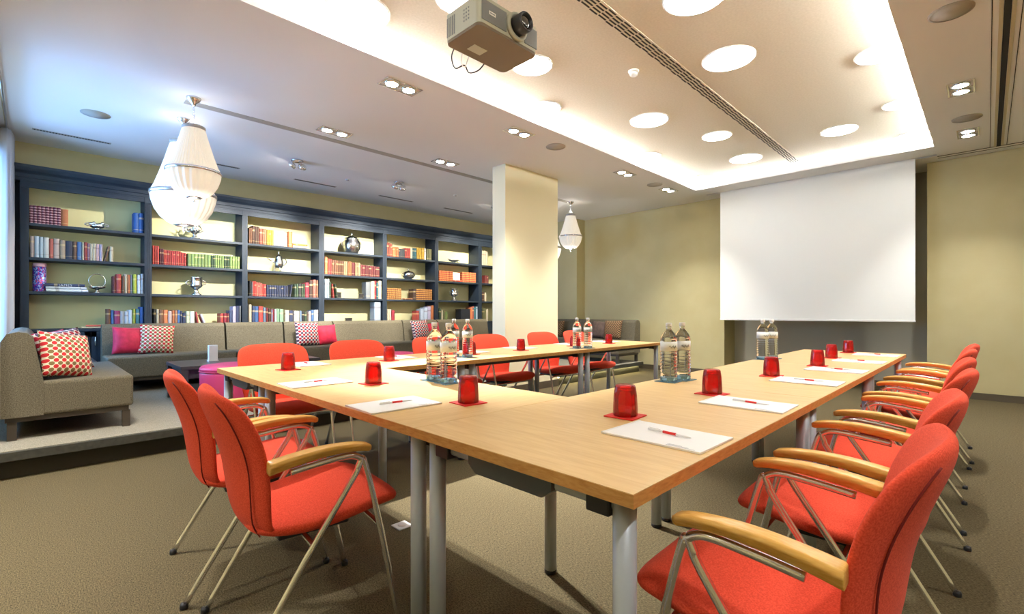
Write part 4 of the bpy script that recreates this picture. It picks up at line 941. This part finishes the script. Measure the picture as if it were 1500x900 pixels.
# coffee table
t = thing('coffee_table', 'dark wooden coffee table with a shelf before the sofa', 'table', (-5.87, 1.68, ZP))
b = MB(); b.box(-.36, .36, -.68, .68, .345, .38); b.build('tabletop', M['tabledark'], t, bevel=.003)
b = MB(); b.box(-.32, .32, -.64, .64, .255, .345); ap = b.build('apron', M['tabledark'], t)
b = MB(); b.box(.32, .328, -.30, .30, .27, .335); dr = b.build('drawer', M['tabledark'], t, bevel=.003)
b = MB(); b.tube([(.328, -.05, .30), (.345, -.045, .30), (.345, .045, .30), (.328, .05, .30)], .005, 6); b.build('pull', M['silver'], dr)
b = MB(); b.box(-.32, .32, -.64, .64, .10, .12); b.build('shelf', M['tabledark'], t)
for sx in (-1, 1):
    for sy in (-1, 1): b = MB(); b.box(sx*.325-.03, sx*.325+.03, sy*.645-.03, sy*.645+.03, 0, .345); b.build('leg', M['tabledark'], t)
t = thing('menu_holder', 'white upright card holder standing on the coffee table', 'card holder', (-5.95, 1.37, ZP+.3802))
b = MB(); b.box(-.03, .03, -.05, .05, 0, .008); b.build('foot', M['white'], t)
b = MB(); b.box(-.028, .028, -.042, .042, .008, .17); b.build('card', M['paper'], t, bevel=.003)
# poufs
def pouf(loc, label):
    t = thing('pouf', label, 'pouf', loc, 0, 'magenta poufs')
    b = MB(); b.lathe([(.0, .02), (.235, .02), (.262, .05), (.285, .20), (.288, .34), (.280, .36), (0, .36)], 40); b.build('body', M['magenta'], t)
    b = MB(); b.lathe([(.278, .358), (.290, .372), (.289, .39), (.272, .408), (.20, .418), (0, .424)], 40); b.build('top', M['magenta'], t)
    b = MB(); b.tube([(.288*math.cos(2*PI*k/40), .288*math.sin(2*PI*k/40), .362) for k in range(40)], .005, 6, closed=True); b.build('piping', M['magenta'], t)
    b = MB(); b.lathe([(0, 0), (.22, 0), (.22, .02), (0, .02)], 30); b.build('plinth', M['blackplastic'], t)
pouf((-5.10, 1.36, ZP), 'magenta leather pouf beside the coffee table, behind the corner of the U')
pouf((-5.10, 3.10, ZP), 'magenta leather pouf seen between the backs of two red chairs')
# floor outlet
t = thing('floor_outlet', 'small white floor outlet under the bottom table', 'outlet', (-2.127, 1.334, 0))
b = MB(); b.box(-.04, .04, -.04, .04, 0, .006); b.build('plate', M['white'], t, bevel=.002)
b = MB(); b.lathe([(0, .006), (.022, .006), (.022, .009), (0, .009)], 20); b.build('cover', M['white'], t)

# curtain: gathered folds at the end of the window
t = thing('curtain', 'pale grey curtain gathered at the left edge of the bookcase', 'curtain', (-7.46, -.20, 0))
n = 90; b = MB(); rings = []
for z in (ZP+.01, 1.0, 2.0, H-.05):
    ring = []
    for k in range(n+1):
        x = -.22+.40*k/n; y = .042*math.sin(k/n*2*PI*6)+.012*math.sin(k*.9+z)
        ring.append((x, y, z))
    rings.append(ring)
vs = [p for r in rings for p in r]; fs = [(j*(n+1)+i, j*(n+1)+i+1, (j+1)*(n+1)+i+1, (j+1)*(n+1)+i) for j in range(3) for i in range(n)]
b.add(vs, fs, 0, True); o = b.build('cloth', M['curtain'], t); s = o.modifiers.new('sol', 'SOLIDIFY'); s.thickness = .004
b = MB(); b.tube([(-.26, 0, H-.035), (2.8, 0, H-.035)], .014, 10); b.build('rod', M['chrome'], t)
for x in (-.2, 1.2, 2.6): b = MB(); b.tube([(x, 0, H-.035), (x, 0, H)], .008, 8); b.build('bracket', M['chrome'], t)

# ------------------------------------------------------------------ projection screen
t = thing('projection_screen', 'large white projection screen rolled down from the ceiling', 'screen', (-1.895, 8.03, .97))
b = MB(); b.box(-1.237, 1.237, -.002, .002, .02, H+.05-.97); b.build('screen_fabric', M['screen'], t)
b = MB(); b.box(-1.24, 1.24, -.012, .012, 0, .026); o = b.build('bottom_bar', M['white'], t, bevel=.004); o['label'] = 'white weighted bar'
b = MB(); b.tube([(-1.24, 0, H+.045-.97), (1.24, 0, H+.045-.97)], .022, 12); b.build('roller', M['white'], t)

# ------------------------------------------------------------------ hanging lamps
def lamp_light(name, kind, loc, energy, col, parent=None, rot=None, **kw):
    l = bpy.data.lights.new(name, kind); l.energy = energy; l.color = col
    for k, v in kw.items(): setattr(l, k, v)
    o = bpy.data.objects.new(name, l); COL.objects.link(o); o.location = loc
    if rot: o.rotation_euler = rot
    if parent: o.parent = parent
    return o
WARM = (1, .97, .92)
def pendant(x, y, k, ztop, label):
    # k scales the shade; origin at the ceiling
    t = thing('pendant_lamp', label, 'lamp', (x, y, H), 0, 'pleated hanging lamps')
    d = ztop-H; s = k
    b = MB(); b.lathe([(0, 0), (.06, 0), (.058, -.012), (.045, -.03), (.018, -.055), (.012, -.075), (0, -.075)], 24); b.build('ceiling_canopy', M['chrome'], t)
    b = MB(); z = -.07; i = 0
    while z > d+.055:
        pts = [(.009*math.cos(2*PI*q/10) if i % 2 == 0 else 0, .009*math.cos(2*PI*q/10) if i % 2 else 0, z-.014+.016*math.sin(2*PI*q/10)) for q in range(10)]
        b.tube(pts, .0025, 5, closed=True); z -= .024; i += 1
    b.tube([(0, 0, -.07), (0, 0, d)], .0022, 6); b.build('chain', M['chrome'], t)
    for sg in (0, 1):
        b = MB(); pts = [((-.07*s, .0, d), (-.03, 0, d+.05), (0, 0, d+.07), (.03, 0, d+.05), (.07*s, 0, d)), ((0, -.07*s, d), (0, -.03, d+.05), (0, 0, d+.07), (0, .03, d+.05), (0, .07*s, d))][sg]
        b.tube(smooth_path(pts, 4), .003, 6); b.build('hanger', M['chrome'], t)
    b = MB(); b.lathe([(.088*s, d-.03*s), (.093*s, d-.028*s), (.093*s, d), (.086*s, d)], 36, cap=False); b.build('top_ring', M['slotgrey'], t)
    up = [(.088*s, d-.02*s), (.12*s, d-.14*s), (.155*s, d-.26*s), (.188*s, d-.36*s), (.214*s, d-.415*s)]
    lo = [(.214*s, d-.425*s), (.208*s, d-.47*s), (.186*s, d-.54*s), (.15*s, d-.60*s), (.105*s, d-.64*s), (.065*s, d-.657*s)]
    b = MB(); b.lathe(up, 240, flute=.028, nf=48, cap=False); o = b.build('upper_shade', M['shade'], t)
    b = MB(); b.lathe(lo, 192, flute=.03, nf=24, cap=False); b.build('lower_shade', M['shade'], t)
    b = MB(); b.lathe([(.212*s, d-.41*s), (.223*s, d-.408*s), (.225*s, d-.42*s), (.223*s, d-.434*s), (.212*s, d-.432*s)], 48, cap=False); rg = b.build('middle_band', M['chrome'], t)
    b = MB(); b.lathe([(0, d-.672*s), (.05*s, d-.668*s), (.072*s, d-.656*s), (.07*s, d-.648*s), (0, d-.65*s)], 28); cp = b.build('bottom_plate', M['chrome'], t)
    b = MB(); b.lathe([(0, d-.71*s), (.010, d-.702*s), (.012, d-.69*s), (.006, d-.672*s), (0, d-.67*s)], 14); b.build('finial', M['chrome'], cp)
    lamp_light('lamp_bulb', 'POINT', (0, 0, d-.78*s), 3.5*s, WARM, t, shadow_soft_size=.05)
    lamp_light('lamp_bulb', 'POINT', (0, 0, d+.05), .8*s, WARM, t, shadow_soft_size=.04)
pendant(-5.2, 1.045, 1.0, 2.815, 'smaller pleated hanging lamp in front, of the two at the left')
pendant(-5.83, 1.085, 1.30, 2.845, 'larger pleated hanging lamp behind the smaller one at the left')
pendant(-5.28, 6.78, .93, 2.845, 'pleated hanging lamp beyond the yellow pillar')
pendant(-5.86, 6.78, 1.30, 2.845, 'pleated hanging lamp almost wholly hidden behind the pillar')

# ------------------------------------------------------------------ ceiling fittings
def disc_light(x, y, r, label):
    t = thing('ceiling_downlight', label, 'ceiling light', (x, y, HI), 0, 'round downlights in the ceiling recess')
    b = MB(); b.lathe([(r, 0), (r+.012, 0), (r+.012, -.006), (r, -.010)], 48, cap=False); b.build('rim', M['white'], t)
    b = MB(); b.lathe([(0, -.004), (r, -.004), (r, -.009), (0, -.011)], 48, smooth=False); b.build('diffuser', M['disc'], t)
big, sm = .195, .16
for x, y, r, s in [(-3.10, 1.607, big, 'large round downlight near the top of the photo, bookcase side'), (-1.519, 4.062, big, 'large round downlight between smoke detector and screen, window aisle side'),
                   (-2.617, 4.748, big, 'large round downlight left of the long vent, halfway to the screen'), (-2.28, 5.738, .155, 'small round downlight left of the long vent'),
                   (-2.336, 6.852, big, 'large round downlight near the screen, left of the vent end'), (-1.212, 6.562, .17, 'round downlight right of the vent end, before the screen'),
                   (-2.74, 2.99, .165, 'round downlight half hidden behind the projector'), (-1.376, 3.10, big, 'round downlight cut by the top edge, right of the projector'),
                   (-3.22, 3.705, sm, 'round downlight at the bright recess edge, above the pillar'), (-3.23, 5.834, sm, 'round downlight at the bright recess edge, second toward the screen'),
                   (-3.16, 7.40, sm, 'round downlight in the recess corner above the screen'), (-.62, 4.849, sm, 'round downlight at the aisle side recess edge, farthest from the screen'),
                   (-.62, 6.165, .14, 'round downlight at the aisle side recess edge, middle one'), (-.63, 7.36, .15, 'round downlight at the aisle side recess corner by the screen'),
                   (-2.50, 2.02, .16, 'round downlight above the projector'), (-1.30, .9, big, 'added unseen fill downlight behind the projector'), (-2.6, .2, big, 'added unseen fill downlight at the recess end')]:  # the last two are unseen extras that fill the rear of the room
    disc_light(x, y, r, s)
def aim(o, d):
    o.rotation_euler = Vector(d).to_track_quat('-Z', 'Y').to_euler()
def twin(x, y, label, e=60, tilt=(0, 0), size=92):
    t = thing('recessed_spotlight', label, 'ceiling light', (x, y, H), 0, 'twin recessed spotlights')
    b = MB()
    for x0, x1, y0, y1 in [(-.09, .09, -.175, -.163), (-.09, .09, .163, .175), (-.09, -.078, -.163, .163), (.078, .09, -.163, .163), (-.078, .078, -.006, .006)]: b.box(x0, x1, y0, y1, -.006, 0)
    b.build('frame', M['chrome'], t)
    for sg in (-1, 1):
        c = (0, sg*.084, 0)
        b = MB(); b.lathe([(.052, -.012), (.062, -.014), (.066, -.006), (.066, 0), (.05, 0)], 28, c, cap=False); lh = b.build('lamp_head', M['chrome'], t)
        b = MB(); b.lathe([(0, -.004), (.052, -.004), (.052, -.011), (0, -.009)], 28, c, smooth=False); b.build('lamp_face', M['bulb'], lh)
        s = lamp_light('spot_lamp', 'SPOT', (0, sg*.084, -.03), e, WARM, t, shadow_soft_size=.03, spot_size=R(size), spot_blend=.55)
        aim(s, (tilt[0], tilt[1]+sg*.05, -1))
for x, y, s in [(-3.645, 2.27, 'twin recessed spotlight nearest the camera along the recess edge'), (-5.07, 2.33, 'twin recessed spotlight nearest the camera beside the grey ceiling slot'),
                (-5.07, 3.84, 'twin recessed spotlight second along the grey ceiling slot'), (-3.65, 3.77, 'twin recessed spotlight above the left edge of the pillar'),
                (-3.655, 5.945, 'twin recessed spotlight right of the pillar top'), (-3.65, 7.24, 'twin recessed spotlight by the recess corner beside the screen'),
                (-.165, 5.78, 'twin recessed spotlight beside the beige track, farther from the screen wall'), (-.15, 7.28, 'twin recessed spotlight beside the beige track, nearer the screen wall'),
                (-.165, 3.3, 'twin recessed spotlight above the aisle, out of the photo, near'),
                (-3.645, .22, 'added unseen twin fill spotlight above the two bottom chairs'), (-3.645, -1.6, 'added unseen twin fill spotlight behind the camera on the lounge side'), (-1.7, -1.8, 'added unseen twin fill spotlight behind the camera, middle of the rear wall'), (1.1, -1.2, 'added unseen twin fill spotlight behind the camera on the aisle side'), (.9, .3, 'added unseen twin fill spotlight beyond the beige track, beside the camera'), (1.2, 2.6, 'added unseen twin fill spotlight beyond the beige track, along the table row'), (1.2, 5.2, 'added unseen twin fill spotlight beyond the beige track, nearer the screen wall')]:  # fixtures on this line are out of view, added as fill light
    twin(x, y, s, *((215, (-1.7, 0), 52) if abs(x+5.07) < .01 else (420, (.57, -.1), 38) if y == 2.27 else (60, (-.08, .1)) if y in (3.77, 5.945) else (36,) if x > 0 else (95,) if y < .4 else (45,) if x > -.3 else ()))
def surf(x, y, label, targets):
    t = thing('ceiling_spotlight', label, 'ceiling light', (x, y, H), 0, 'surface mounted twin spotlights')
    b = MB(); b.lathe([(0, 0), (.075, 0), (.075, -.012), (.065, -.018), (0, -.018)], 28); b.build('mount', M['chrome'], t)
    for sg, tg in zip((-1, 1), targets):
        c = Vector((.0, sg*.065, -.075)); d = (Vector(tg)-Vector((x, y, H))-c).normalized()
        b = MB(); b.tube([(0, sg*.05, -.015), (0, sg*.062, -.05)], .006, 8); arm = b.build('swivel_arm', M['chrome'], t)
        q = d.to_track_quat('-Z', 'Y').to_matrix().to_4x4()
        b = MB(); b.lathe([(.028, .035), (.05, .02), (.054, -.012), (.048, -.014), (.044, .012), (0, .02), (0, .035)], 24); hd = b.build('lamp_head', M['chrome'], t)
        b2 = MB(); b2.lathe([(0, .004), (.040, .004), (.040, .0), (0, -.002)], 24, smooth=False); bf = b2.build('lamp_face', M['bulb'], hd)
        hd.matrix_local = Matrix.Translation(c) @ q
        s = lamp_light('spot_lamp', 'SPOT', c+d*.03, 130, (1, .92, .78), t, shadow_soft_size=.012, spot_size=R(64), spot_blend=.5); aim(s, d)
surf(-6.38, 2.425, 'surface twin spotlight nearer the hanging lamps, pointing at the bookcase', [(-7.93, .9, 1.35), (-7.93, 2.6, 1.35)])
surf(-6.36, 3.93, 'surface twin spotlight farther along, pointing at the fourth and fifth bays', [(-7.93, 3.85, 1.4), (-7.93, 5.0, 1.35)])
surf(-6.36, 5.98, 'surface twin spotlight hidden beyond the pillar, pointing at the sixth bay', [(-7.93, 6.0, 1.5), (-7.93, 7.2, 1.5)])
for x, y, s in [(-6.31, .435, 'round ceiling loudspeaker left of the hanging lamps'), (-3.655, 4.406, 'round ceiling loudspeaker above the pillar'), (-3.655, 6.80, 'round ceiling loudspeaker near the recess corner left of the screen'),
                (-.17, 4.266, 'round ceiling loudspeaker at the top right, cut by no fitting'), (-.147, 6.72, 'round ceiling loudspeaker beside the track near the screen wall')]:
    t = thing('ceiling_loudspeaker', s, 'loudspeaker', (x, y, H), 0, 'round ceiling loudspeakers')
    b = MB(); b.lathe([(0, -.006), (.105, -.006), (.105, 0), (0, 0)], 40); b.build('grille', M['speaker'], t)
    b = MB(); b.lathe([(.105, 0), (.117, 0), (.116, -.005), (.105, -.008)], 40, cap=False); b.build('rim', M['speaker'], t)
for y0, y1, s in [(-.014, .64, 'dark slotted linear vent at the left end of the lounge ceiling'), (1.37, 2.0, 'linear vent partly behind the hanging lamps'), (2.73, 3.37, 'linear vent above the third bookcase bay'), (4.125, 4.79, 'linear vent above the fourth and fifth bays'), (5.49, 6.19, 'linear vent above the sixth bay by the pillar')]:
    t = thing('linear_vent', s, 'vent', (-7.29, (y0+y1)/2, H), 0, 'linear vents over the bookcase'); L = (y1-y0)/2
    b = MB(); b.box(-.03, .03, -L, L, -.003, 0); b.build('frame', M['slotgrey'], t)
    b = MB()
    for k in range(26): y = -L+.012+k*(2*L-.02)/26; b.box(-.016, .016, y, y+.014, -.005, -.003)
    b.build('slots', M['slotdark'], t)
t = thing('slot_diffuser', 'four line air slot running along the middle of the ceiling recess', 'vent', (-1.90, 3.3, HI))
b = MB(); b.box(-.062, .062, -4.2, 4.2, -.004, 0); b.build('frame', M['ceiling_in'], t)
for k in range(4):
    b = MB(); x = -.042+.028*k
    for j in range(84): y = -4.19+j*.1; b.box(x-.006+(.003 if j % 2 else -.003), x+.006+(.003 if j % 2 else -.003), y, y+.088, -.006, -.004)
    b.build('slot', M['slotdark'], t)
t = thing('slot_diffuser', 'long grey air slot crossing the lounge ceiling toward the pillar', 'vent', (-5.335, 3.9, H))
b = MB(); b.box(-.05, .05, -2.9, 2.9, -.004, 0); b.build('frame', M['slotgrey'], t)
for k in range(2): b = MB(); x = -.02+.04*k; b.box(x-.006, x+.006, -2.88, 2.88, -.0055, -.004); b.build('slot', M['speaker'], t)
t = thing('smoke_detector', 'small white smoke detector beside the long vent in the recess', 'smoke detector', (-2.18, 3.685, HI))
b = MB(); b.lathe([(0, 0), (.046, 0), (.046, -.012), (.040, -.020), (0, -.020)], 28); b.build('base', M['white'], t)
b = MB(); b.lathe([(.034, -.020), (.034, -.036), (.026, -.044), (0, -.045)], 24); b.build('chamber', M['white'], t)
for x, y, s in [(-6.367, 5.03, 'small sensor dome on the lounge ceiling left of the pillar'), (-6.75, 3.3, 'small sensor dome between the two surface spotlights')]:
    t = thing('ceiling_sensor', s, 'sensor', (x, y, H), 0, 'small ceiling sensors')
    b = MB(); b.lathe([(0, 0), (.035, 0), (.034, -.008), (0, -.008)], 24); b.build('base', M['white'], t)
    b = MB(); b.lathe([(.022, -.008), (.018, -.018), (0, -.022)], 20); b.build('dome', M['slotgrey'], t)
# projector on a ceiling pole
t = thing('projector', 'grey ceiling projector with a black lens hanging in the recess', 'projector', (-2.08, 1.92, 2.65))
def rrect(x, y, r, n=6):
    o = []
    for cx, cy, a0 in ((x-r, y-r, 0), (-x+r, y-r, 90), (-x+r, -y+r, 180), (x-r, -y+r, 270)):
        for k in range(n+1): a = R(a0+90*k/n); o.append((cx+r*math.cos(a), cy+r*math.sin(a)))
    return o
b = MB(); b.prism(rrect(.15, .235, .03), 'z', .016, .165); b.build('housing', M['projgrey'], t, bevel=.006)
b = MB(); b.prism(rrect(.148, .233, .035), 'z', 0, .017); b.build('base_plate', M['projunder'], t, bevel=.004)
b = MB(); b.box(-.09, -.02, -.12, -.02, -.0015, .0); b.build('service_label', M['projgrey'], t)
b = MB(); b.box(.148, .153, -.215, -.03, .035, .145); f1 = b.build('front_grille', M['projdark'], t)
b = MB(); b.box(.153, .1545, -.165, -.115, .078, .098); pl = b.build('nameplate', M['paper'], f1)
b = MB(); b.box(.1545, .155, -.158, -.122, .085, .091); b.build('print', M['script'], pl)
b = MB(); b.box(.148, .153, .12, .225, .035, .145); b.build('front_grille', M['projdark'], t)
def ring_x(b, prof, c, n=32):
    rings = [[(c[0]+x, c[1]+r*math.cos(2*PI*k/n), c[2]+r*math.sin(2*PI*k/n)) for k in range(n)] for x, r in prof]; b.loft(rings); return b
lc = (.15, .045, .092)
b = MB(); ring_x(b, [(0, .078), (.02, .078), (.024, .072), (.024, .062), (.004, .06)], lc); b.build('lens_collar', M['projgrey'], t)
b = MB(); ring_x(b, [(-.01, .052), (.035, .052), (.04, .055), (.085, .055), (.09, .052), (.09, .044), (.078, .042)], lc); ln = b.build('lens_barrel', M['blackplastic'], t)
b = MB(); ring_x(b, [(.074, .042), (.081, .034), (.085, .018), (.086, .0005)], lc); b.build('lens_glass', M['lens'], ln)
b = MB()
for k in range(5): b.box(-.13+.016*k, -.122+.016*k, -.2365, -.2335, .03, .14)
b.build('side_vents', M['projdark'], t)
b = MB()
for k in range(4):
    for j in range(3): b.box(.02+.02*j, .028+.02*j, -.2362, -.2338, .06+.02*k, .068+.02*k)
b.build('terminals', M['projdark'], t)
b = MB(); b.box(-.06, .06, -.08, .08, .165, .185); b.build('mount_plate', M['white'], t)
b = MB(); b.box(-.022, .022, -.022, .022, .185, HI-2.65-.012); b.build('mount_pole', M['white'], t, bevel=.003)
b = MB(); b.box(-.06, .06, -.06, .06, HI-2.65-.012, HI-2.65); b.build('ceiling_plate', M['white'], t)
b = MB(); b.tube(smooth_path([(-.14, -.16, .03), (-.19, -.155, -.02), (-.20, -.12, -.075), (-.185, -.06, -.04), (-.19, -.02, -.07), (-.17, .04, -.04), (-.145, .08, .02)], 6), .004, 6); b.build('cable', M['blackplastic'], t)
b = MB(); b.tube(smooth_path([(-.145, -.10, .05), (-.18, -.09, -.03), (-.17, -.07, -.06), (-.16, -.05, 0), (-.146, -.03, .05)], 6), .0025, 6); b.build('cable', M['white'], t)

# ------------------------------------------------------------------ daylight, camera, view
W = bpy.data.worlds.new('sky'); SC.world = W; W.use_nodes = True
bg = W.node_tree.nodes['Background']; bg.inputs['Color'].default_value = (.22, .48, 1.0, 1); bg.inputs['Strength'].default_value = 8.6
po = lamp_light('window_portal', 'AREA', ((WX0+WX1)/2, YW-.2, (WZ0+WZ1)/2), 1, (1, 1, 1), None, (PI/2, 0, 0), shape='RECTANGLE', size=WX1-WX0, size_y=WZ1-WZ0)
po.data.cycles.is_portal = True
cam = bpy.data.cameras.new('camera'); co = bpy.data.objects.new('camera', cam); COL.objects.link(co); SC.camera = co
co.location = (0, 0, 1.0972); co.rotation_euler = (PI/2, 0, R(44.916))
cam.sensor_width = 36; cam.lens = 698.3/1500*36; cam.shift_y = 7.85/1500; cam.clip_start = .03
SC.view_settings.view_transform = 'Standard'; SC.view_settings.look = 'None'; SC.view_settings.gamma = 1; SC.view_settings.use_curve_mapping = False
SC.view_settings.exposure = .93
SC.cycles.use_denoising = True; SC.cycles.max_bounces = 10; SC.cycles.diffuse_bounces = 5; SC.cycles.transmission_bounces = 10; SC.cycles.use_light_tree = True
SC.cycles.sample_clamp_indirect = 6; SC.cycles.caustics_reflective = False; SC.cycles.caustics_refractive = False; SC.cycles.blur_glossy = .5
bpy.context.view_layer.update()
